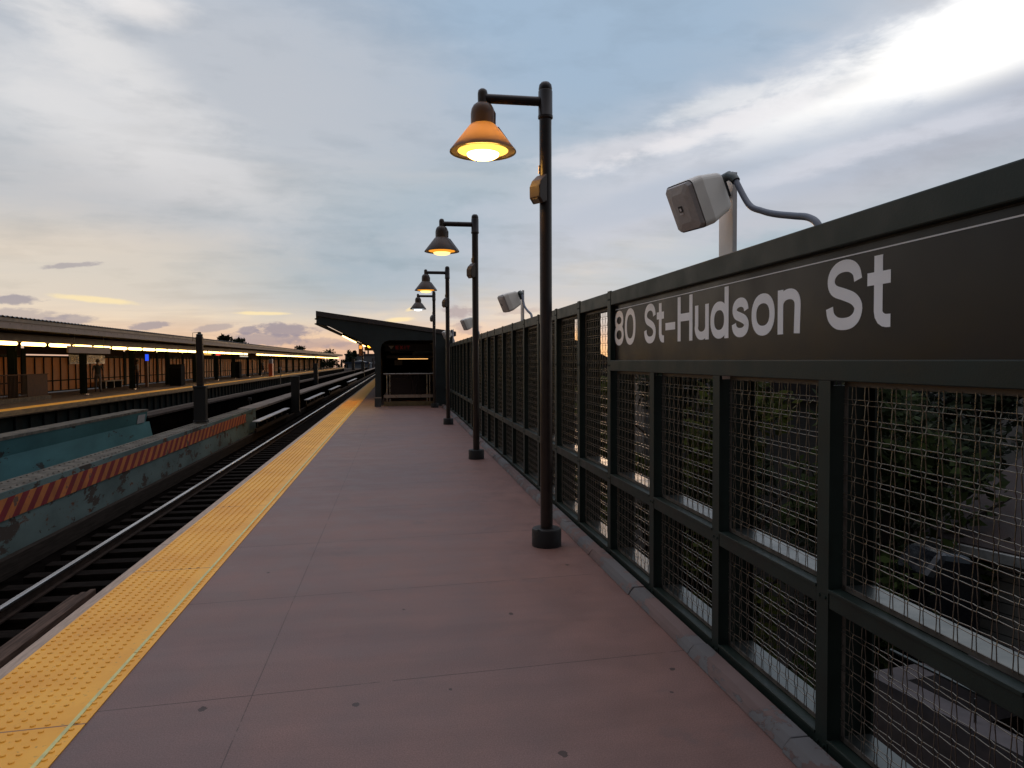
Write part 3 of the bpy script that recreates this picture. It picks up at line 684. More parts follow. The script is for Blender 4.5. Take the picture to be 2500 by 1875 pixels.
for k, (yl, lab) in enumerate(((6.03, 'nearest lamp post with its bell shade glowing bright orange'), (11.58, 'second lamp post from the camera, lit orange under a brown shade'), (18.0, 'third lamp post from the camera, small orange light under a dark shade'), (24.55, 'farthest lamp post by the shelter, lit cool white'))):
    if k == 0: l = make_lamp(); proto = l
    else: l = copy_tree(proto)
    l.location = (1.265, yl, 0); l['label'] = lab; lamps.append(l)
def set_part(root, nm, m_):
    for c in root.children:
        if c.name.split('.')[0] == nm: c.data = c.data.copy(); c.data.materials.clear(); c.data.materials.append(m_)
set_part(lamps[1], 'lens', BULB2); set_part(lamps[2], 'lens', BULB2); set_part(lamps[3], 'lens', BULBW)
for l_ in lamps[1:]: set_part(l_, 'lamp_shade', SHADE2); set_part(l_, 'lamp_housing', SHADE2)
set_part(lamps[1], 'lens_rim', RIM2); set_part(lamps[2], 'lens_rim', RIM2); set_part(lamps[3], 'lens_rim', RIMW)

# ================================================================== SPEAKERS over the fence
def make_speaker():
    px, py = 1.90, 3.80  # post, outside the fence
    t = thing('speaker', '', 'loudspeaker', (px, py, 2.0), 'loudspeakers on posts over the fence')
    b = MB(); b.prism([(0, 0.5), (.165, 0.5), (.165, 2.66), (.15, 2.66), (0, 2.59)], lambda u, v, tt_: (px-.02+tt_, py+.20-u, v), 0, .008)
    b.box(px-.02, px+.006, py+.026, py+.0345, .5, 2.655); b.build('post', POSTW, t)
    # cabinet: tapered box, grille to the tracks, tipped down
    SK = .90; c = Vector((px-.20, py+.03, 2.495)); rot = Matrix.Rotation(R(14), 3, 'Z') @ Matrix.Rotation(R(-24), 3, 'Y')
    def P(a, bb, cc): return c+rot @ (Vector((a, bb, cc))*SK)
    def ring(a, w2, h2, r=.02):
        return [P(a, s1*(w2-(r if q else 0)), s2*(h2-(0 if q else r))) for s1, s2, q in ((-1, -1, 1), (1, -1, 1), (1, -1, 0), (1, 1, 0), (1, 1, 1), (-1, 1, 1), (-1, 1, 0), (-1, -1, 0))]
    rings = [ring(-.135, .132, .150), ring(-.06, .136, .152), ring(.10, .098, .125), ring(.135, .085, .112)]
    vs = [p for r_ in rings for p in r_]; n = 8
    fs = [(i*n+k, i*n+(k+1) % n, (i+1)*n+(k+1) % n, (i+1)*n+k) for i in range(3) for k in range(n)]+[tuple(range(24, 32))]
    b = MB(); b.add(vs, fs); cab = b.build('cabinet', SPKW, t, bevel=.012)
    b = MB(); r0 = ring(-.136, .126, .144); r1 = ring(-.160, .112, .138); r2 = ring(-.172, .06, .09)
    b.add(r0+r1+r2, [(i*8+k, i*8+(k+1) % 8, (i+1)*8+(k+1) % 8, (i+1)*8+k) for i in range(2) for k in range(8)]+[tuple(range(16, 24))]); b.build('grille', GRILLE, cab)
    bm_ = MB(); mt = Matrix.Translation(c) @ rot.to_4x4() @ Matrix.Scale(SK, 4)
    bm_.box(-.1765, -.1725, -.012, .022, -.018, .018, 0, mt); bm_.build('badge', mat('dark_badge', (.03, .03, .035), .4), cab)
    bm_ = MB(); bm_.box(-.1785, -.1767, -.004, .012, -.012, .006, 0, mt); bm_.box(-.1785, -.1767, -.012, .022, -.034, -.024, 0, mt); bm_.build('badge_mark', POSTW, cab)
    b = MB(); b.box(.136, .20, -.03, .03, -.05, .06, 0, mt); b.build('bracket', BLACK, t, bevel=.004)
    q = P(.17, -.04, .07)
    b = MB(); b.tube([q, q+Vector((.02, -.03, .01)), q+Vector((.035, -.06, -.01)), q+Vector((.04, -.075, -.03))], [.024, .026, .026, .024], 10); b.build('gland', GALV, t, True)
    z0 = q+Vector((.04, -.075, -.03))
    b = MB(); b.tube(catmull([z0, (1.86, 3.60, 2.425), (1.86, 3.46, 2.362), (1.86, 3.323, 2.318), (1.86, 3.155, 2.276), (1.86, 3.038, 2.246), (1.855, 2.955, 2.20), (1.85, 2.91, 2.12), (1.85, 2.90, 1.95)], 8), .0165, 10); b.build('conduit', CABLE, t, True)
    return t
for k, (dy, lab) in enumerate(((0, 'nearest pale loudspeaker, on a post above the station sign'), (6.85, 'second pale loudspeaker, just left of the nearest lamp post'), (13.3, 'third pale loudspeaker, beside the second lamp post'), (20.4, 'fourth small loudspeaker, near the shelter roof end'), (26.5, 'farthest small loudspeaker, hanging in front of the shelter'))):
    if k == 0: s0 = make_speaker(); o = s0
    else: o = copy_tree(s0)
    o.location = (1.90, 3.80+dy, 2.0); o['label'] = lab

# ================================================================== SHELTER on our platform
SY = 25.4
sh = thing('platform_shelter', 'dark green shelter with a sloping cantilever roof', 'shelter', (0, SY, 0))
SHG = mat('shelter_green_paint', (.018, .027, .029), .5, var=.2, scale=2)
def sx(px): return (px-969)/1750*25.0-.0
# front frame: column, curved bracket and beam in one plate
k_ = 25.6/1750
def P2(px, py): return ((px-969)*k_, 1.6+(881-py)*k_+(px-969)*0)
out = [(917.5, 990), (917.5, 880), (916, 862), (909, 850), (897, 840), (872, 827), (845, 815), (815, 800), (783, 793), (784, 782), (788, 781), (788, 776), (1104, 822), (1104, 990), (1062, 990), (1062, 832), (951, 832), (941, 835), (934, 842), (931, 853), (930.5, 990)]
poly = [P2(*p) for p in out]
from mathutils.geometry import tessellate_polygon
tri = tessellate_polygon([[Vector((u, v, 0)) for u, v in poly]]); n_ = len(poly); b = MB()
b.add([(u, SY, v) for u, v in poly]+[(u, SY+.14, v) for u, v in poly], [tuple(f_) for f_ in tri]+[tuple(i+n_ for i in f_) for f_ in tri]+[(i, (i+1) % n_, (i+1) % n_+n_, i+n_) for i in range(n_)])
b.build('frame', SHG, sh)
b = MB(); b.box(P2(917.5, 0)[0]-.02, P2(930.5, 0)[0]+.02, SY-.03, SY+.17, .002, .30); b.build('column_casing', mat('grey_green_casing', (.05, .055, .055), .5), sh, bevel=.01)
b = MB(); b.box(P2(917.5, 0)[0]-.024, P2(930.5, 0)[0]+.024, SY-.034, SY+.174, .302, .335); b.build('column_collar', STAIN, sh)
# roof slab: high at the track side, low at the fence
zl, zr = P2(784, 763)[1], P2(1111, 811)[1]; xl, xr = P2(783, 0)[0], P2(1111, 0)[0]
b = MB(); RL = 62
b.prism([(xl, zl), (xr, zr), (xr, zr-.15), (xl, zl-.17)], lambda u, v, t: (u, t, v), SY-.05, SY+RL); b.build('roof', mat('shelter_roof_brown', (.052, .043, .042), .55, var=.2, scale=2), sh)
b = MB(); b.prism([(xl-.06, zl-.28), (xl+.02, zl-.24), (xl+.02, zl-.17), (xl-.0, zl-.17), (xl-.0, zl-.24)], lambda u, v, t: (u, t, v), SY-.03, SY+RL)
b.prism([(xl-.05, zl-.46), (xl+.12, zl-.42), (xl+.12, zl-.40), (xl-.05, zl-.43)], lambda u, v, t: (u, t, v), SY-.02, SY+RL); b.build('gutter', SHG, sh)
# inner rows of frames
for j in range(1, 9):
    y = SY+j*6.1; c_ = MB()
    c_.box(P2(917.5, 0)[0], P2(930.5, 0)[0], y, y+.2, 0.002, 2.45); c_.prism([(xl+.3, zl-.3), (P2(917.5, 0)[0], 2.45), (P2(917.5, 0)[0], 1.95), (xl+.3, zl-.42)], lambda u, v, t: (u, t, v), y, y+.14)
    c_.build('column', SHG, sh, bevel=.01)
# inner walls and ceiling
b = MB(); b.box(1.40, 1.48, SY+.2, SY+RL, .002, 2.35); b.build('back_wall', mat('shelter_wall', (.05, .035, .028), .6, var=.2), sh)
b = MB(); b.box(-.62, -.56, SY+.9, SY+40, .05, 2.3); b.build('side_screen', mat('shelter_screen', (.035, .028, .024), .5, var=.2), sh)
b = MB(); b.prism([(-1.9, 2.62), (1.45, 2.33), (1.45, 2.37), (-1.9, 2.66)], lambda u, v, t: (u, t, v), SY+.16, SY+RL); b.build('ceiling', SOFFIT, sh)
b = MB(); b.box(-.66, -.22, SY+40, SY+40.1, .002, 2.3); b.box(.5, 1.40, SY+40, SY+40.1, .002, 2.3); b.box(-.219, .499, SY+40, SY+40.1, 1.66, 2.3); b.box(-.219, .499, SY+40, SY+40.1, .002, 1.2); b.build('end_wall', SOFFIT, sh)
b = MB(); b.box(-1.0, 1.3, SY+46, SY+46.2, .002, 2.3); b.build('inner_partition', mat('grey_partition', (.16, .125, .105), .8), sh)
b = MB(); b.box(-.40, 1.38, SY+2.6, SY+2.75, 1.70, 1.81); b.build('cross_beam', mat('dull_tan_beam', (.16, .12, .085), .5), sh, bevel=.01)
# floor and light inside
tl = MB(); tl.box(.05, 1.22, SY+3.2, SY+3.28, 1.668, 1.685); t = thing('fluorescent_light', 'thin amber strip light across the inside of the shelter', 'light', (.6, SY+3.2, 1.7)); tl.build('tube', emis('amber_strip', (1, .50, .14), 2.2), t)
tl = MB(); tl.box(.03, 1.24, SY+3.17, SY+3.31, 1.687, 1.74); tl.build('housing', BLACK, t)
tl = MB(); tl.box(.50, .56, SY+2.2, SY+2.23, 2.05, 2.08); t = thing('ceiling_lamp', 'tiny white lamp under the shelter ceiling', 'light', (.53, SY+2.2, 2.06)); tl.build('lamp', emis('small_white', (.9, .95, .9), 1.5), t)
b = MB(); b.box(.49, .57, SY+2.19, SY+2.24, 2.082, 2.2); b.build('stem', BLACK, t)
# guard rail across the front
gr = thing('guard_rail', 'stainless steel guard rail with a clear panel across the shelter front', 'railing', (.4, SY+.5, 0))
GX0, GX1 = -.47, 1.36; gy = SY+.35
b = MB(); b.tube([(GX0, gy, 1.14), (GX1, gy, 1.14)], .027, 10); b.build('top_bar', STAIN, gr, True)
for x in (GX0+.12, GX0+.22, GX1-.30, GX1-.2):
    b = MB(); b.tube([(x, gy, .002), (x, gy, 1.115)], .021, 10); b.build('upright', STAIN, gr, True)
b = MB(); b.box(GX0, GX1, gy-.02, gy+.02, .29, .40); b.build('kick_plate', mat('warm_stainless', (.42, .36, .30), .32, .85, var=.15), gr)
b = MB(); b.box(GX0, GX1, gy-.04, gy+.06, .001, .16); b.build('kerb', mat('yellowed_concrete', (.16, .11, .05), .8), gr)
gm = bpy.data.materials.new('clear_panel'); gm.use_nodes = True; t_ = NT(gm.node_tree); t_.n.clear()
g1 = t_.new('ShaderNodeBsdfTransparent'); g1.inputs[0].default_value = (.72, .70, .68, 1); g2 = t_.new('ShaderNodeBsdfGlossy'); g2.inputs['Roughness'].default_value = .12; g2.inputs[0].default_value = (.6, .6, .6, 1); g3 = t_.new('ShaderNodeMixShader'); g3.inputs[0].default_value = .04
t_.l.new(g1.outputs[0], g3.inputs[1]); t_.l.new(g2.outputs[0], g3.inputs[2]); o_ = t_.new('ShaderNodeOutputMaterial'); t_.l.new(g3.outputs[0], o_.inputs[0])
b = MB(); b.box(GX0+.25, GX1-.33, gy-.004, gy+.004, .41, 1.10); b.build('clear_panel', gm, gr)
# exit sign: white triangle and dim red letters
es = thing('exit_sign', 'dim hanging sign with a pale triangle and dark red EXIT letters', 'sign', (.2, SY+1.4, 2.0))
b = MB(); b.box(-.42, 1.3, SY+1.40, SY+1.46, 1.95, 2.22); b.build('board', BLACK, es)
b = MB(); b.add([(-.30, SY+1.398, 2.155), (-.10, SY+1.398, 2.155), (-.20, SY+1.398, 2.03), (-.30, SY+1.40, 2.155), (-.10, SY+1.40, 2.155), (-.20, SY+1.40, 2.03)], [(0, 2, 1), (0, 1, 4, 3), (1, 2, 5, 4), (2, 0, 3, 5)]); b.build('arrow', mat('dull_white', (.6, .57, .48), .6), es)
RED = mat('dim_red', (.10, .012, .012), .6, emit=(.5, .02, .02), estr=.05)
for it in (('E', -.04, .11), ('X', .11, .13), ('I', .28, .04), ('T', .36, .12)): b = MB(); stroke_text(b, [it], .2, .125, lambda u, v, t: (u, SY+1.399-t, 2.03+v)); b.build('letter', RED, es)
# lights, hanging signs and amber lamp below the cantilever
for k, (x0, z0, y0, y1, lab) in enumerate(((-1.86, 2.50, SY+.2, SY+2.0, 'bright strip light under the high edge of the shelter roof'), (-1.32, 2.24, SY+2.6, SY+4.0, 'bright strip light beside the hanging sign under the shelter roof'))):
    t = thing('fluorescent_light', lab, 'light', (x0, y0, z0), 'strip lights under the shelter roof')
    m3 = Matrix.Translation((x0, y0, z0)) @ Matrix.Rotation(R(27), 4, 'Y')
    b = MB(); b.box(0, .42, 0, y1-y0, -.035, 0, 0, m3); b.build('tube', emis('strip_%d' % k, (1, .62, .20), 9.0), t)
    b = MB(); b.box(-.02, .44, -.01, y1-y0+.01, .002, .06, 0, m3); b.build('housing', BLACK, t)
t = thing('hanging_sign', 'small upright orange lit sign hanging under the shelter roof', 'sign', (-1.5, SY+1.6, 1.9))
b = MB(); b.box(-1.36, -1.22, SY+1.1, SY+1.15, 1.80, 2.20); b.build('board', mat('sign_brown', (.08, .03, .02), .5), t); b = MB(); b.box(-1.34, -1.24, SY+1.094, SY+1.099, 2.04, 2.16); b.build('lit_face', emis('sign_amber', (1, .36, .06), 1.2), t)
b = MB(); b.box(-1.30, -1.28, SY+1.11, SY+1.14, 2.201, 2.5); b.build('hanger', BLACK, t)
t = thing('hanging_sign', 'dark flat sign beside the amber lamp under the shelter roof', 'sign', (-1.1, SY+1.6, 2.0))
b = MB(); b.box(-1.16, -.86, SY+1.3, SY+1.36, 1.98, 2.13); b.build('board', mat('sign_dark', (.03, .012, .012), .5), t); b = MB(); b.box(-1.02, -1.0, SY+1.32, SY+1.34, 2.131, 2.5); b.build('hanger', BLACK, t)
t = thing('amber_lamp', 'round amber lamp glowing against the shelter column', 'lamp', (-.93, SY+1.0, 2.1))
b = MB(); b.lathe([(0, -.06), (.04, -.05), (.062, -.02), (.066, 0), (.062, .02), (.04, .05), (0, .06)], (-.955, SY+.55, 2.125), 16); b.build('globe', AMBER, t, True)
b = MB(); b.box(-.97, -.66, SY+.62, SY+.68, 2.05, 2.20); b.build('bracket', mat('red_bracket', (.12, .02, .02), .5), t)

# ================================================================== PEOPLE
def person(label, loc, rotz, pose, shirt, trousers, skin=(.10, .05, .03), hair=(.012, .01, .01), shoes=(.02, .02, .02), cat='person', sleeves='short', group=None, bulk=1.0):
    """one continuous skinned body; joints in metres, facing -Y before rotation"""
    J = dict(pel=(0, 0, .93), bel=(0, .01, 1.06), chest=(0, .015, 1.26), neck=(0, .0, 1.47), chin=(0, -.02, 1.54), head=(0, -.025, 1.63), crown=(0, -.01, 1.72), nose=(0, -.125, 1.625),
             shl=(.17, .01, 1.42), ell=(.23, .03, 1.16), wrl=(.24, -.03, .92), hal=(.235, -.05, .85), fil=(.23, -.06, .78), thl=(.205, -.085, .84),
             shr=(-.17, .01, 1.42), elr=(-.23, .03, 1.16), wrr=(-.24, -.03, .92), har=(-.235, -.05, .85), fir=(-.23, -.06, .78), thr=(-.205, -.085, .84),
             hil=(.09, 0, .88), knl=(.10, -.01, .49), anl=(.10, .02, .09), tol=(.11, -.16, .035), hir=(-.09, 0, .88), knr=(-.10, -.01, .49), anr=(-.10, .02, .09), tor=(-.11, -.16, .035))
    J.update(pose)
    rad = dict(pel=(.15, .11), bel=(.14, .105), chest=(.155, .11), neck=(.058, .06), chin=(.062, .07), head=(.078, .095), crown=(.055, .07), nose=(.016, .016),
               shl=(.062, .062), ell=(.043, .043), wrl=(.03, .03), hal=(.032, .042), fil=(.018, .028), thl=(.011, .011), hil=(.092, .095), knl=(.06, .062), anl=(.042, .045), tol=(.035, .04))
    E_ = [('pel', 'bel'), ('bel', 'chest'), ('chest', 'neck'), ('neck', 'chin'), ('chin', 'head'), ('head', 'crown'), ('head', 'nose')]
    for s_ in 'lr': E_ += [('chest', 'sh'+s_), ('sh'+s_, 'el'+s_), ('el'+s_, 'wr'+s_), ('wr'+s_, 'ha'+s_), ('ha'+s_, 'fi'+s_), ('ha'+s_, 'th'+s_), ('pel', 'hi'+s_), ('hi'+s_, 'kn'+s_), ('kn'+s_, 'an'+s_), ('an'+s_, 'to'+s_)]
    names = list(J); idx = {n: i for i, n in enumerate(names)}
    me = bpy.data.meshes.new('body'); me.from_pydata([J[n] for n in names], [(idx[a], idx[b_]) for a, b_ in E_], []); o = bpy.data.objects.new('person', me); COL.objects.link(o)
    sk = o.modifiers.new('skin', 'SKIN'); o.modifiers.new('sub', 'SUBSURF').levels = 1
    for n in names:
        v = me.skin_vertices[0].data[idx[n]]; q = n if n in rad else n[:-1]+'l'; v.radius = tuple(r_*(bulk if q in ('bel', 'chest', 'shl', 'ell', 'pel') else 1) for r_ in rad[q]); v.use_root = (n == 'pel')
    dg = bpy.context.evaluated_depsgraph_get(); ev = bpy.data.meshes.new_from_object(o.evaluated_get(dg))
    bpy.data.objects.remove(o); ev.name = 'person'
    def pm(nm, c, r=.8): return mat(nm, c, r, var=.15, scale=9)
    for m_ in (pm('shirt_cloth', shirt), pm('trouser_cloth', trousers), pm('skin', skin, .6), pm('shoe_leather', shoes, .5)): ev.materials.append(m_)
    segs = [(Vector(J[a]), Vector(J[b_]), a, b_) for a, b_ in E_]
    for p in ev.polygons:
        c = p.center; best = min(segs, key=lambda s_: (lambda t: (c-(s_[0]+(s_[1]-s_[0])*t)).length)(max(0, min(1, (c-s_[0]).dot(s_[1]-s_[0])/max(1e-6, (s_[1]-s_[0]).length_squared)))))
        a, b_ = best[2], best[3]; mi = 0
        if a[:2] in ('ch', 'ne', 'he') and b_ in ('chin', 'head', 'crown', 'nose') : mi = 2
        elif a[:2] == 'ne': mi = 2
        elif a[:2] in ('wr', 'ha'): mi = 2
        elif a[:2] == 'el': mi = 2 if sleeves == 'short' else 0
        elif a[:2] in ('hi', 'kn') or b_[:2] == 'hi': mi = 1
        elif a[:2] == 'an': mi = 3
        elif a == 'pel' and c.z < J['pel'][2]+.03: mi = 1
        p.material_index = mi; p.use_smooth = True
    body = bpy.data.objects.new('person', ev); COL.objects.link(body); body.location = loc; body.rotation_euler = (0, 0, rotz)
    tag(body, label, cat, group)
    h = MB(); hc = Vector(J['head'])+Vector((0, .022, .035)); vs = []; n = 12
    prof = [(-.06, .080), (-.02, .092), (.03, .093), (.07, .078), (.095, .045), (.105, .008)]
    for dz_, r_ in prof: vs += [(hc.x+r_*.92*math.cos(2*math.pi*k/n), hc.y+r_*1.06*math.sin(2*math.pi*k/n)+(.02 if dz_ < 0 else 0), hc.z+dz_+(.045 if (math.sin(2*math.pi*k/n) < -.3 and dz_ < .05) else 0)) for k in range(n)]
    h.add(vs, [(i*n+k, i*n+(k+1) % n, (i+1)*n+(k+1) % n, (i+1)*n+k) for i in range(len(prof)-1) for k in range(n)]+[tuple(5*n+k for k in range(n))])
    ho = h.build('hair', pm('hair', hair), smooth=True); ho.parent = body
    for sgn_ in (-1, 1):
        q = MB(); q.lathe([(0, -.008), (.007, -.004), (.008, 0), (.007, .004), (0, .008)], (J['head'][0]+sgn_*.032, J['head'][1]-.083, J['head'][2]+.015), 8); q.build('eye', BLACK).parent = body
        q = MB(); q.lathe([(0, -.03), (.012, -.02), (.016, .0), (.013, .022), (0, .03)], (J['head'][0]+sgn_*.084, J['head'][1]+.01, J['head'][2]), 8); q.build('ear', pm('ear_skin', skin)).parent = body
    q = MB(); q.box(J['head'][0]-.026, J['head'][0]+.026, J['head'][1]-.092, J['head'][1]-.078, J['head'][2]-.062, J['head'][2]-.054); q.build('mouth', pm('lips', (.09, .035, .03))).parent = body
    return body
STRIDE = dict(knl=(.10, -.16, .52), anl=(.10, -.22, .10), tol=(.11, -.39, .06), knr=(-.10, .06, .50), anr=(-.10, .30, .14), tor=(-.11, .16, .04),
              ell=(.24, .12, 1.18), wrl=(.26, .10, .93), hal=(.26, .08, .86), fil=(.255, .06, .79), thl=(.23, .03, .85), elr=(-.24, -.04, 1.17), wrr=(-.24, -.20, .98), har=(-.235, -.25, .93), fir=(-.23, -.29, .87), thr=(-.205, -.28, .92))
OX = -15.3

# ================================================================== OPPOSITE PLATFORM
OE = -12.72; OEND = 182
op = MB(); op.box(-18.6, OE-.002, -20, OEND, -.22, 0); oplat = tag(op.build('opposite_platform', mat('brown_platform_floor', (.05, .030, .022), .7, var=.25, scale=1.2)), kind='structure')
b = MB(); b.box(OE-.62, OE-.001, -20, OEND, .001, .006); b.build('yellow_edge', TACT2, oplat)
b = MB(); b.box(OE, OE+.06, -20, OEND, -.17, -.004); b.build('edge_board', mat('stained_edge_board', (.20, .12, .05), .8, var=.4, scale=1.6, stretch=(1, 1.5, 8)), oplat)
b = MB(); b.box(OE-.30, OE-.27, -20, OEND, -1.42, -.22)
b.build('apron', mat('apron_dark_green', (.011, .015, .014), .9, var=.3, scale=2, spec=.06), oplat)
b = MB(); y = -18.0
while y < OEND: b.box(OE-.27, OE-.19, y, y+.14, -1.42, -.222); y += 1.02
b.build('apron_rib', mat('apron_rib_paint', (.010, .013, .013), .9, spec=.06), oplat)
b = MB(); b.box(OE-.01, OE+.02, -20, OEND, -1.02, -.95); b.build('cable_trough', WOOD, oplat)
COLG = mat('column_green_paint', (.010, .014, .012), .85, spec=.05, var=.25, scale=3); BINB = mat('bin_black', (.006, .006, .007), .9, spec=.05)
# canopy
cn = thing('canopy', 'long low platform canopy with corrugated roof and cream fascia', 'canopy', (-15.8, 60, 0))
X0, X1 = -13.3, -18.9
b = MB(); y = -12.0; prof = []
vs = []; 
ny = int((OEND+15)/.155)
for i in range(ny*2):
    yy = -12+i*.155; zz_ = 3.225 if i % 2 else 3.165
    vs += [(X0+.08, yy, zz_), (X1, yy, zz_-.30)]
b.add(vs, [(2*i, 2*i+1, 2*i+3, 2*i+2) for i in range(ny*2-1) if -12+i*.155 < OEND+1]); b.build('roof', ROOFM, cn)
b = MB(); b.box(X0-.06, X0+.03, -12, OEND+1, 3.03, 3.155); b.build('gutter', mat('gutter_grey', (.06, .055, .05), .6), cn)
b = MB(); b.box(X0-.10, X0, -12, OEND+1, 2.79, 3.028); b.build('fascia', FASCIA, cn)
b = MB()
for j in range(240):
    b.lathe([(.018, 0), (.016, .01), (0, .014)], (0, 0, 0), 6)
    for q in range(len(b.v)-18, len(b.v)): x_, y_, z_ = b.v[q]; b.v[q] = (X0+.001+z_, 5+j*.75+x_, 2.95+y_)
tag(b.build('bolts', mat('rust_spots', (.10, .055, .035), .8), cn), kind='stuff')
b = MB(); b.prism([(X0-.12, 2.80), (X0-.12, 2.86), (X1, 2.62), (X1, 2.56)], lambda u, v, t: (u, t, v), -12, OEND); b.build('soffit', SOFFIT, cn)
b = MB(); b.box(-14.62, -14.38, -12, OEND, 2.42, 2.71); b.build('lighting_beam', mat('beam_brown', (.055, .035, .025), .6), cn)
COLY = [k*6.6+5.3 for k in range(0, 27)]
def mk_col(y):
    b = MB(); b.box(-15.42, -15.16, y-.12, y-.105, .001, 2.62); b.box(-15.42, -15.16, y+.105, y+.12, .001, 2.62); b.box(-15.30, -15.28, y-.105, y+.105, .001, 2.62)
    pr = [(-15.16, 2.66), (-15.16, 2.05)]+[(-15.16+.5*(1-math.cos(R(a))), 2.05+.55*math.sin(R(a))) for a in (20, 40, 60, 80, 90)]
    b.prism(pr, lambda u, v, t: (u, t, v), y-.04, y+.04)
    pr = [(-15.42, 2.60), (-15.42, 2.05)]+[(-15.42-.5*(1-math.cos(R(a))), 2.05+.5*math.sin(R(a))) for a in (20, 40, 60, 80, 90)]
    b.prism(pr[::-1], lambda u, v, t: (u, t, v), y-.04, y+.04)
    o = b.build('column', COLG, cn)
    q = MB(); q.box(-15.47, -15.11, y-.17, y+.17, .001, .05); q.build('column_foot', STAIN, o)
for y in COLY:
    if y < OEND: mk_col(y)
# wall of beige panels behind the platform
wl = thing('windscreen', 'long platform windscreen of beige panels in dark green framing', 'wall', (-18.1, 60, 0))
XW = -18.0
for j, y in enumerate(COLY[:-1]):
    b = MB(); b.box(XW-.03, XW-.01, y+.2, y+6.4, .10, 1.86); b.build('panel', PANELB, wl)
    b = MB(); b.box(XW-.05, XW+.06, y-.2, y+.19, .02, 2.3); b.build('post', COLG, wl)
    b = MB()
    for q in range(0, 7): yy = y+.2+q*.93; b.box(XW-.008, XW+.035, yy-.035, yy+.035, .10, 1.90)
    b.box(XW-.009, XW+.03, y+.2, y+6.4, .60, .66); b.box(XW-.009, XW+.04, y+.2, y+6.4, .06, .11); b.box(XW-.009, XW+.04, y+.2, y+6.4, 1.85, 1.95); b.build('frame', COLG, wl)
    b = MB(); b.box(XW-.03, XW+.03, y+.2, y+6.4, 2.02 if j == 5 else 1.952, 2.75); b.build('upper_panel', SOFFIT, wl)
# strip lights under the canopy
lt0 = None
for j in range(78):
    y = 8+j*2.25
    if j in (29, 30, 55): continue
    if lt0 is None:
        lt0 = thing('fluorescent_light', 'glowing strip light in the long row under the opposite canopy', 'light', (-14.3, y, 2.38), 'strip lights under the opposite canopy')
        b = MB(); b.tube([(-14.33, y, 2.325), (-14.33, y+.03, 2.325), (-14.33, y+1.76, 2.325), (-14.33, y+1.80, 2.325)], [.045, .07, .07, .045], 10); b.build('tube', TUBE, lt0, True)
        b = MB(); b.box(-14.42, -14.20, y-.05, y+2.05, 2.395, 2.418); b.build('reflector', mat('light_tray', (.20, .12, .07), .5), lt0); o = lt0
    else: o = copy_tree(lt0)
    o.location = (-14.3, y, 2.38)
# hanging boards, small signs and lamps
t = thing('hanging_sign', 'wide brown sign board hanging before the lights of the opposite canopy', 'sign', (-13.9, 36, 2.1))
b = MB(); b.box(-13.95, -13.88, 33.35, 37.9, 2.0, 2.31); b.build('board', mat('back_of_sign', (.16, .105, .085), .6, var=.15), t, bevel=.01)
for y in (34, 37.2): b = MB(); b.box(-13.93, -13.91, y, y+.03, 2.311, 2.8); b.build('hanger', BLACK, t)
ps = thing('station_sign', 'small station name sign on the wall of the opposite platform', 'sign', (-17.9, 40, 1.6))
SY0 = 43.1
b = MB(); b.box(XW+.06, XW+.09, SY0, SY0+4.9, 1.50, 2.02); b.build('sign_panel', SIGNB, ps)
its = []; u = .25
for ch, wd in (('8', .24), ('0', .24), (' ', .12), ('S', .26), ('t', .14), ('-', .17), ('H', .27), ('u', .23), ('d', .24), ('s', .22), ('o', .24), ('n', .22), (' ', .14), ('S', .26), ('t', .14)):
    if ch != ' ': its.append((ch, u, wd*1.1))
    u += wd*1.1+.055
b = MB(); stroke_text(b, its, .18, .29, lambda u, v, t: (XW+.09+t, SY0+u, 1.62+v)); b.build('lettering', mat('cream_letters', (.50, .40, .28), .6), ps)
t = thing('help_point_light', 'blue lamp on the opposite platform beside a standing man', 'lamp', (-16, 48.5, 0)); 
b = MB(); b.box(-16.08, -15.96, 49.6, 49.9, 1.68, 2.10); b.build('lamp', BLUEL, t); b = MB(); b.box(-16.12, -15.97, 49.65, 49.85, .001, 1.679); b.build('post', mat('brown_post', (.10, .05, .04), .6), t)
for y, lab in ((60.5, 'small red indicator under the opposite canopy, left of the signal mast'), (140, 'far small red indicator under the opposite canopy')):
    t = thing('indicator', lab, 'indicator', (-14.3, y, 2.2), 'red indicators under the opposite canopy'); b = MB(); b.box(-14.3, -14.2, y, y+1.1, 2.13, 2.19); b.build('led_face', REDL, t); b = MB(); b.box(-14.42, -14.301, y-.05, y+1.15, 2.08, 2.40); b.build('case', BLACK, t)
for (x, y, hh, w_, lab) in ((-14.4, 50.5, 1.4, .46, 'tall black bin beside the standing man on the opposite platform'), (-15.3, 72.5, 1.55, .5, 'tall black bin past the signal mast on the opposite platform'), ):
    t = thing('bin', lab, 'bin', (x, y, 0), 'black bins on the opposite platform')
    b = MB(); b.prism([(-w_, .03), (w_, .03), (w_*1.06, hh-.2), (w_*.9, hh-.02), (-w_*.9, hh-.02), (-w_*1.06, hh-.2)], lambda u, v, tt_: (x+tt_, y+u, v), -w_*.8, w_*.8); b.build('body', BINB, t, bevel=.04)
    b = MB(); b.box(x-w_*.82, x+w_*.82, y-w_*.95, y+w_*.95, hh-.018, hh+.04); b.build('lid', BINB, t, bevel=.03)
t = thing('emergency_cabinet', 'orange red cabinet on a post at the edge of the opposite platform', 'cabinet', (-13.0, 78, 0))
b = MB(); b.box(-13.25, -12.85, 78, 78.75, .05, 1.38); b.build('body', mat('orange_red_paint', (.42, .075, .025), .5, var=.1), t, bevel=.03)
b = MB(); b.box(-12.848, -12.835, 78.34, 78.40, .3, 1.2); b.box(-12.848, -12.835, 78.18, 78.56, 1.18, 1.24); b.build('handle', mat('dark_red', (.10, .01, .01), .5), t)
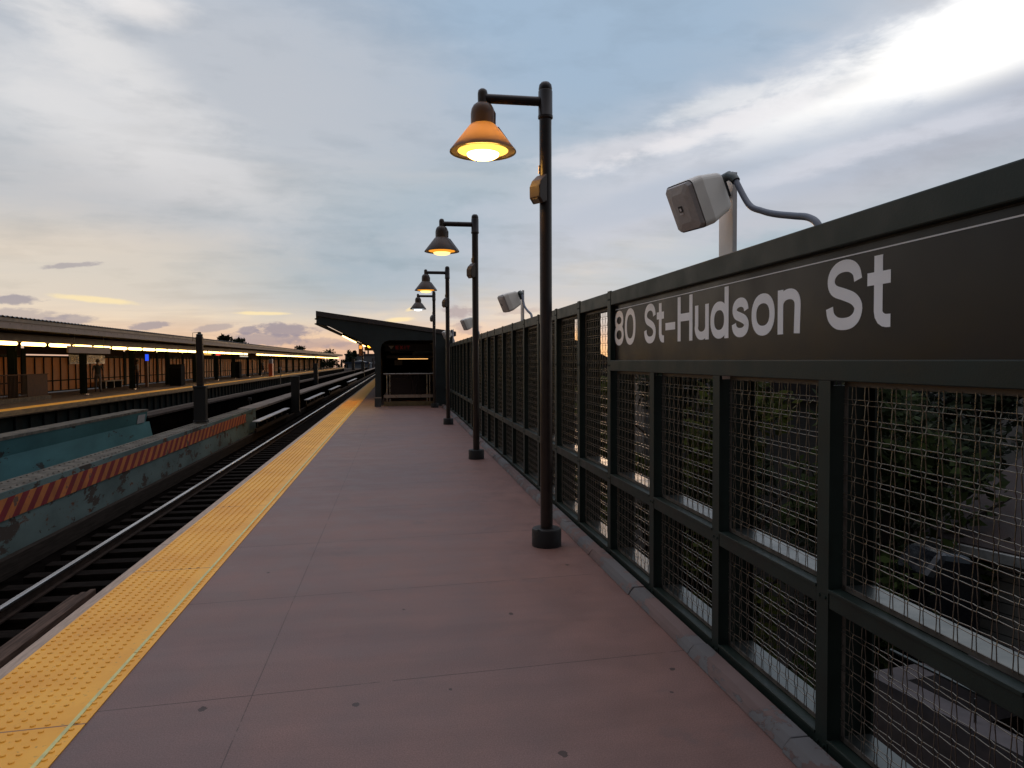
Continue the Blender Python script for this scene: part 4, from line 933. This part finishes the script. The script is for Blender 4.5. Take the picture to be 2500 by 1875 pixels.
b = MB(); b.box(-13.22, -12.88, 78.05, 78.7, 1.385, 1.85); b.build('top_panel', mat('grey_notice', (.20, .19, .20), .6), t, bevel=.02)
t = thing('guard_rail', 'low mesh guard with grey base at the left end of the opposite platform', 'railing', (-14.9, 32, 0))
GMX = -15.05
b = MB(); 
for k in range(44): b.box(GMX-.008, GMX+.008, 29.6+k*.1, 29.62+k*.1, .18, 1.08)
b.build('bars', mat('dull_bronze_bars', (.05, .026, .016), .7, spec=.1), t)
b = MB(); b.box(GMX-.03, GMX+.03, 29.5, 34.1, 1.08, 1.12); b.box(GMX-.012, GMX+.012, 32.3, 34.05, .18, 1.079); b.build('top_rail', mat('dull_bronze', (.055, .028, .018), .7, spec=.1), t)
b = MB(); b.box(GMX-.12, GMX+.12, 29.5, 34.1, .001, .175); b.build('base', mat('grey_base', (.11, .085, .06), .9, spec=.1), t)
t = thing('bench', 'low wooden bench against the wall of the opposite platform', 'bench', (-17.4, 47.5, 0))
b = MB(); b.box(-17.75, -17.25, 46.2, 49.2, .42, .48); b.build('seat', WOOD, t); 
for y in (46.4, 47.7, 48.95): b = MB(); b.box(-17.7, -17.3, y, y+.1, .001, .419); b.build('leg', BLACK, t)
t = thing('hanging_sign', 'small yellow lit sign just right of the signal mast under the canopy', 'sign', (-14.2, 61, 2.2)); b = MB(); b.box(-14.2, -14.14, 56.5, 58.4, 2.10, 2.26); b.build('board', emis('yellow_sign', (1, .52, .12), .8), t); b = MB(); b.box(-14.19, -14.15, 57.4, 57.45, 2.261, 2.45); b.build('hanger', BLACK, t)
t = thing('hanging_sign', 'pale thin sign hanging below the middle of the canopy lights', 'sign', (-14.2, 73, 2.2)); b = MB(); b.box(-14.2, -14.14, 68.8, 72.2, 2.04, 2.16); b.build('board', mat('pale_sign', (.4, .4, .38), .5, emit=(.8, .85, .75), estr=.35), t); b = MB(); b.box(-14.19, -14.15, 70.4, 70.45, 2.161, 2.45); b.build('hanger', BLACK, t)
# people over there
person('man in a black T-shirt and grey trousers walking along the opposite platform', (-15.5, 40.6, 0), R(205), STRIDE, (.012, .012, .014), (.075, .065, .07), skin=(.12, .06, .04), shoes=(.05, .05, .05))
person('man in a grey shirt standing by a black bin on the opposite platform', (-15.5, 46.4, 0), R(115), dict(ell=(.25, .10, 1.18), wrl=(.20, -.06, 1.05), hal=(.15, -.12, 1.06), fil=(.09, -.15, 1.06), thl=(.14, -.14, 1.12)), (.15, .135, .15), (.022, .02, .024), skin=(.13, .065, .042))
person('dark clothed person standing near the orange cabinet on the opposite platform', (-16.2, 85, 0), R(100), {}, (.012, .014, .014), (.012, .012, .014), skin=(.05, .03, .02), sleeves='long')
person('person in dark blue with pale shoes near the orange cabinet', (-15.6, 88, 0), R(80), STRIDE, (.02, .022, .03), (.02, .02, .025), skin=(.09, .05, .035), shoes=(.3, .28, .26), sleeves='long')
person('far dark figure standing on the opposite platform beyond the cabinet', (-16.3, 112, 0), R(90), {}, (.02, .02, .022), (.015, .015, .017), skin=(.08, .05, .035), sleeves='long')
person('person in a bulky black coat standing inside the shelter', (.80, SY+8.2, 0), R(180), dict(ell=(.25, .02, 1.18), elr=(-.25, .02, 1.18), wrl=(.25, -.04, .95), wrr=(-.25, -.04, .95)), (.008, .008, .009), (.010, .009, .011), skin=(.03, .02, .015), sleeves='long', bulk=1.35)

# ================================================================== TREES AND BUILDINGS
def make_tree(name, label, x, y, z0, top, rad, n, leafm, seed, squash=.85, cat='tree', group=None, leaf=.22, base=None):
    rg = random.Random(seed); t = thing(name, label, cat, (x, y, z0), group)
    hh = top-z0; cb = base if base is not None else z0+hh*.35
    tk = MB(); tk.tube([(x, y, z0), (x+.1, y, z0+hh*.25), (x-.05, y+.1, z0+hh*.55), (x, y, z0+hh*.8)], [rad*.09, rad*.075, rad*.05, rad*.02], 8)
    for k in range(7):
        a = rg.random()*6.28; s_ = z0+hh*(.35+.4*rg.random()); tk.tube([(x, y, s_), (x+math.cos(a)*rad*.35, y+math.sin(a)*rad*.35, s_+hh*.10), (x+math.cos(a)*rad*.7, y+math.sin(a)*rad*.7, s_+hh*.16)], [rad*.03, rad*.022, rad*.01], 5)
    tk.build('trunk', BARK, t, True)
    cl = []
    for k in range(26):
        a = rg.random()*6.28; r_ = rad*math.sqrt(rg.random())*.8; q = rg.random(); zc = cb+(top-cb)*q; w = (1-abs(q-.42)*1.35)
        cl.append((x+math.cos(a)*r_*w, y+math.sin(a)*r_*w, zc-rad*.12, rad*(.22+.22*rg.random())))
    vs = []; fs = []
    for k in range(n):
        cx, cy, cz, cr = cl[rg.randrange(len(cl))]
        d = Vector((rg.gauss(0, 1), rg.gauss(0, 1), rg.gauss(0, .8))).normalized()*cr*(rg.random()**.4)
        c = Vector((cx, cy, cz))+d*Vector((1, 1, squash)) if False else Vector((cx+d.x, cy+d.y, cz+d.z*squash))
        if c.z > top+rad*.05: c.z = top-rg.random()*.3
        u = Vector((rg.gauss(0, 1), rg.gauss(0, 1), rg.gauss(0, 1))).normalized(); w = u.orthogonal().normalized(); l_ = leaf*(.6+.8*rg.random())
        o = len(vs); vs += [c-u*l_, c+w*l_*.45, c+u*l_, c-w*l_*.45]; fs.append((o, o+1, o+2, o+3))
    mb = MB(); mb.add(vs, fs); mb.build('crown', leafm, t); return t
# beyond the opposite canopy
for k, (px, py, y, rad, lab) in enumerate(((549, 816, 130, 2.6, 'round dark tree over the middle of the opposite canopy roof'), (580, 825, 140, 3.4, 'low dark tree just right of the round one over the canopy roof'), (731, 843, 170, 3.4, 'dark tree over the right half of the opposite canopy roof'), (808, 852, 230, 5.2, 'broad tree over the far end of the opposite canopy'), (852, 854, 240, 3.4, 'dark tree rising past the end of the opposite canopy'), (866, 855, 260, 1.2, 'thin pointed tree beside the far building'), (775, 858, 210, 4, 'low tree behind the far part of the canopy roof'))):
    d = FW*FPX+RT*(px-1250)-UP*(py-937.5); s_ = y/d.y; x = d.x*s_; z = 1.6+d.z*s_
    make_tree('tree', lab, x, y, -7, z-.25, rad*.85, 1500, LEAFD, 30+k, group='trees beyond the opposite canopy', leaf=.34, base=z-rad*1.7)
# beyond the fence
for k, (x, y, top, rad, lm, n, lab) in enumerate((
        (6.3, 8.4, 1.35, 1.9, LEAF, 9000, 'green tree behind the fence below the middle of the sign'),
        (5.4, 10.6, 1.75, 1.4, LEAFY, 6000, 'yellow green tree behind the fence below the start of the sign'),
        (8.6, 11.0, .95, 2.1, LEAFD, 8000, 'dark tree behind the fence beyond the house roof'),
        (9.6, 12.6, .9, 1.6, LEAF, 4500, 'green tree rising behind the roof of the grey house'),
        (6.6, 15.5, 2.5, 2.0, LEAFD, 4200, 'dark tree behind the fence just right of the nearest lamp post'),
        (4.9, 17.0, 1.1, 1.5, LEAFY, 3000, 'yellow green tree seen through the mesh beside the nearest lamp post'),
        (6.4, 27, 2.5, 2.4, LEAFD, 3800, 'dark tree behind the fence left of the nearest lamp post'),
        (5.6, 36, 2.6, 2.4, LEAFD, 3000, 'dark tree behind the fence near the second lamp post'),
        (12.5, 14, 2.4, 2.8, LEAFD, 4800, 'large dark tree behind the house'))):
    make_tree('tree', lab, x, y, -7, top, rad, n, lm, 60+k, group='trees in the yards beyond the fence', leaf=.085 if y < 12 else .14, base=-3.5)
# house beyond the fence, turned a little from the line of the track
hs = thing('house', 'grey sided house with a brown roof seen through the nearest mesh', 'house', (7.05, 8.0, -7))
HA = Matrix.Translation((7.05, 8.0, 0)) @ Matrix.Rotation(R(18), 4, 'Z')
b = MB(); b.box(0, 7, -7, 0, -6.99, -.74, 0, HA); b.build('wall', SIDING, hs)
b = MB(); b.prism([(-.35, -.74), (-.35, -.64), (3.5, .80), (7.35, -.64), (7.35, -.74), (3.5, .7)], lambda u, v, t: HA @ Vector((u, t, v)), -7.4, .30); b.build('roof', mat('brown_roof_shingle', (.026, .016, .014), .9, var=.3, scale=7, bump=.3), hs)
b = MB(); b.box(-.42, -.34, -7.4, .31, -.77, -.66, 0, HA); b.build('gutter', mat('dull_white_gutter', (.20, .20, .19), .5), hs)
b = MB(); b.box(-.06, .02, -3.4, -2.3, -3.0, -1.5, 0, HA); wf = b.build('window', POSTW, hs); b = MB(); b.box(-.075, -.061, -3.32, -2.38, -2.93, -1.57, 0, HA); b.build('pane', mat('dark_glass', (.02, .022, .026), .1), wf)
po = thing('porch_roof', 'pale flat porch roof with a dark opening seen low through the mesh', 'roof', (4.86, 6.8, -7))
HP = Matrix.Translation((4.86, 6.80, 0)) @ Matrix.Rotation(R(9), 4, 'Z')
PB = mat('grey_parapet', (.085, .075, .078), .85, var=.2, scale=5)
b = MB(); b.box(0, .28, -3.2, 0, -2.5, -1.72, 0, HP); b.box(.28, 2.6, -.28, 0, -2.5, -1.722, 0, HP); b.box(2.6, 2.88, -3.2, 0, -2.5, -1.72, 0, HP); b.build('parapet', PB, po)
b = MB(); b.box(.28, 2.6, -3.2, -.28, -2.5, -2.35, 0, HP); b.build('deck', DECK, po); b = MB(); b.box(.1, 2.7, -3.1, -.1, -6.99, -2.5, 0, HP); b.build('wall', mat('dark_brick', (.02, .015, .014), .9, var=.3), po)
rl = MB(); rl.tube([HP @ Vector((.3, -.05, -1.50)), HP @ Vector((.14, -3.2, -1.50))], .02, 6)
for k in range(4): rl.tube([HP @ Vector((.14, -.2-k*.95, -1.719)), HP @ Vector((.14, -.2-k*.95, -1.50))], .012, 6)
rl.build('hand_rail', GALV, po)
cb = thing('covered_grill', 'black covered grill with a shiny top in the yard beyond the fence', 'grill', (6.33, 7.55, -7))
b = MB(); b.prism([(-.42, -3.2), (.42, -3.2), (.40, -1.35), (.25, -1.12), (-.2, -1.05), (-.42, -1.3)], lambda u, v, t: (6.33+u*.9, 7.55+t, v+.42), -.3, .3); b.build('cover', mat('shiny_black_cover', (.008, .009, .012), .22), cb, bevel=.08)
b = MB(); b.box(6.0, 6.65, 7.3, 7.8, -6.99, -2.78); b.build('stand', BLACK, cb)
# more houses past the fence, kept below the top rail as in the picture
for k, (x, y, w_, d_, ridge, lab) in enumerate(((11, 22, 7, 9, 2.2, 'dark gabled house behind the trees beyond the fence'), (7.5, 44, 7, 9, 2.9, 'low dark house beyond the far half of the fence'), (7.5, 62, 8, 10, 3.2, 'far dark house beyond the shelter end of the fence'))):
    t = thing('house', lab, 'house', (x, y, -7), 'houses in the yards beyond the fence')
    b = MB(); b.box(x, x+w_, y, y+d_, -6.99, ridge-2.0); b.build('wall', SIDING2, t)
    b = MB(); b.prism([(x-.3, ridge-2.0), (x+w_/2, ridge), (x+w_+.3, ridge-2.0)], lambda u, v, t_2: (u, t_2, v), y-.3, y+d_+.3); r_ = b.build('roof', ROOFSH, t)
    b = MB(); b.box(x+w_*.3, x+w_*.3+.5, y+2, y+2.5, ridge-1.2, ridge-.1); b.build('chimney', mat('chimney_brick', (.10, .05, .04), .9), r_)
    b = MB(); b.box(x-.03, x+.02, y+2, y+3, ridge-4, ridge-2.7); b.build('window', mat('dark_pane', (.02, .022, .026), .1), t)
# far end of the line
GB = mat('pale_grey_render', (.17, .165, .165), .8, var=.12, scale=.15); GW = mat('white_roof', (.34, .35, .37), .7, var=.1, scale=.3)
fb = thing('building', 'large grey flat-roofed building closing the far end of the tracks', 'building', (-12, 270, -7))
b = MB(); b.box(-18.6, -4, 268, 285, -7, 3.7); b.build('wall', GB, fb); b = MB(); b.box(-18.9, -3.7, 267.7, 285.3, 3.71, 4.25); b.build('roof_edge', mat('brown_parapet', (.10, .075, .075), .8), fb)
for x in (-9, -7.6, -6.2):
    for z in (-.6, 1.4): b = MB(); b.box(x, x+.8, 267.9, 268.02, z, z+1.2); b.build('window', BLACK, fb)
b = MB(); b.box(-10.9, -10.3, 275, 275.6, 4.26, 8.6); b.build('chimney', BLACK, fb); b = MB(); b.box(-12.6, -11.6, 275, 276, 4.26, 5.2); b.build('roof_hut', mat('roof_hut', (.12, .1, .1), .8), fb)
fb2 = thing('building', 'low white roofed building in front of the grey building at the far end', 'building', (-14, 230, -7))
b = MB(); b.box(-15.3, -8.2, 232, 240, -7, .9); b.build('wall', mat('blue_grey_wall', (.15, .165, .185), .8), fb2); b = MB(); b.prism([(-15.6, .91), (-12, 1.9), (-8, .91)], lambda u, v, t: (u, t, v), 231.6, 240.4); b.build('roof', GW, fb2)
fb3 = thing('building', 'brown brick building at the far right end of the tracks', 'building', (-6, 250, -7)); b = MB(); b.box(-8, -2, 245, 262, -7, 2.6); b.build('wall', mat('brown_brick', (.11, .085, .08), .85, var=.2), fb3)
for x in (-7.4, -6.2, -5.0):
    for z in (-1.4, .6): b = MB(); b.box(x, x+.6, 244.9, 245.02, z, z+1.0); b.build('window', GW, fb3)
br = thing('signal_bridge', 'dark blue beam on posts crossing the tracks at the far end', 'gantry', (-11, 205, -1))
b = MB(); b.box(-14.2, -7.6, 204.8, 205.4, .85, 1.35); b.build('beam', mat('dark_blue_paint', (.018, .028, .06), .5), br)
for x in (-14.0, -7.9): b = MB(); b.box(x-.14, x+.14, 204.95, 205.25, -1.4, .849); b.build('leg', BLACK, br)
mp_ = MB(); mp_.box(-14.05, -13.55, 186, 186.4, -1.4, 1.45); mp_.box(-14.0, -13.6, 186.05, 186.35, 1.45, 2.0); tag(mp_.build('end_post', BLACK, bevel=.03), 'dark post at the far end of the opposite platform', 'post')
b = MB(); b.box(-18, -9.6, 188, 189, -1.4, -.25); tag(b.build('end_wall', mat('pale_end_wall', (.22, .19, .18), .8, var=.2), bevel=.03), 'pale low wall past the end of the opposite platform', 'wall')
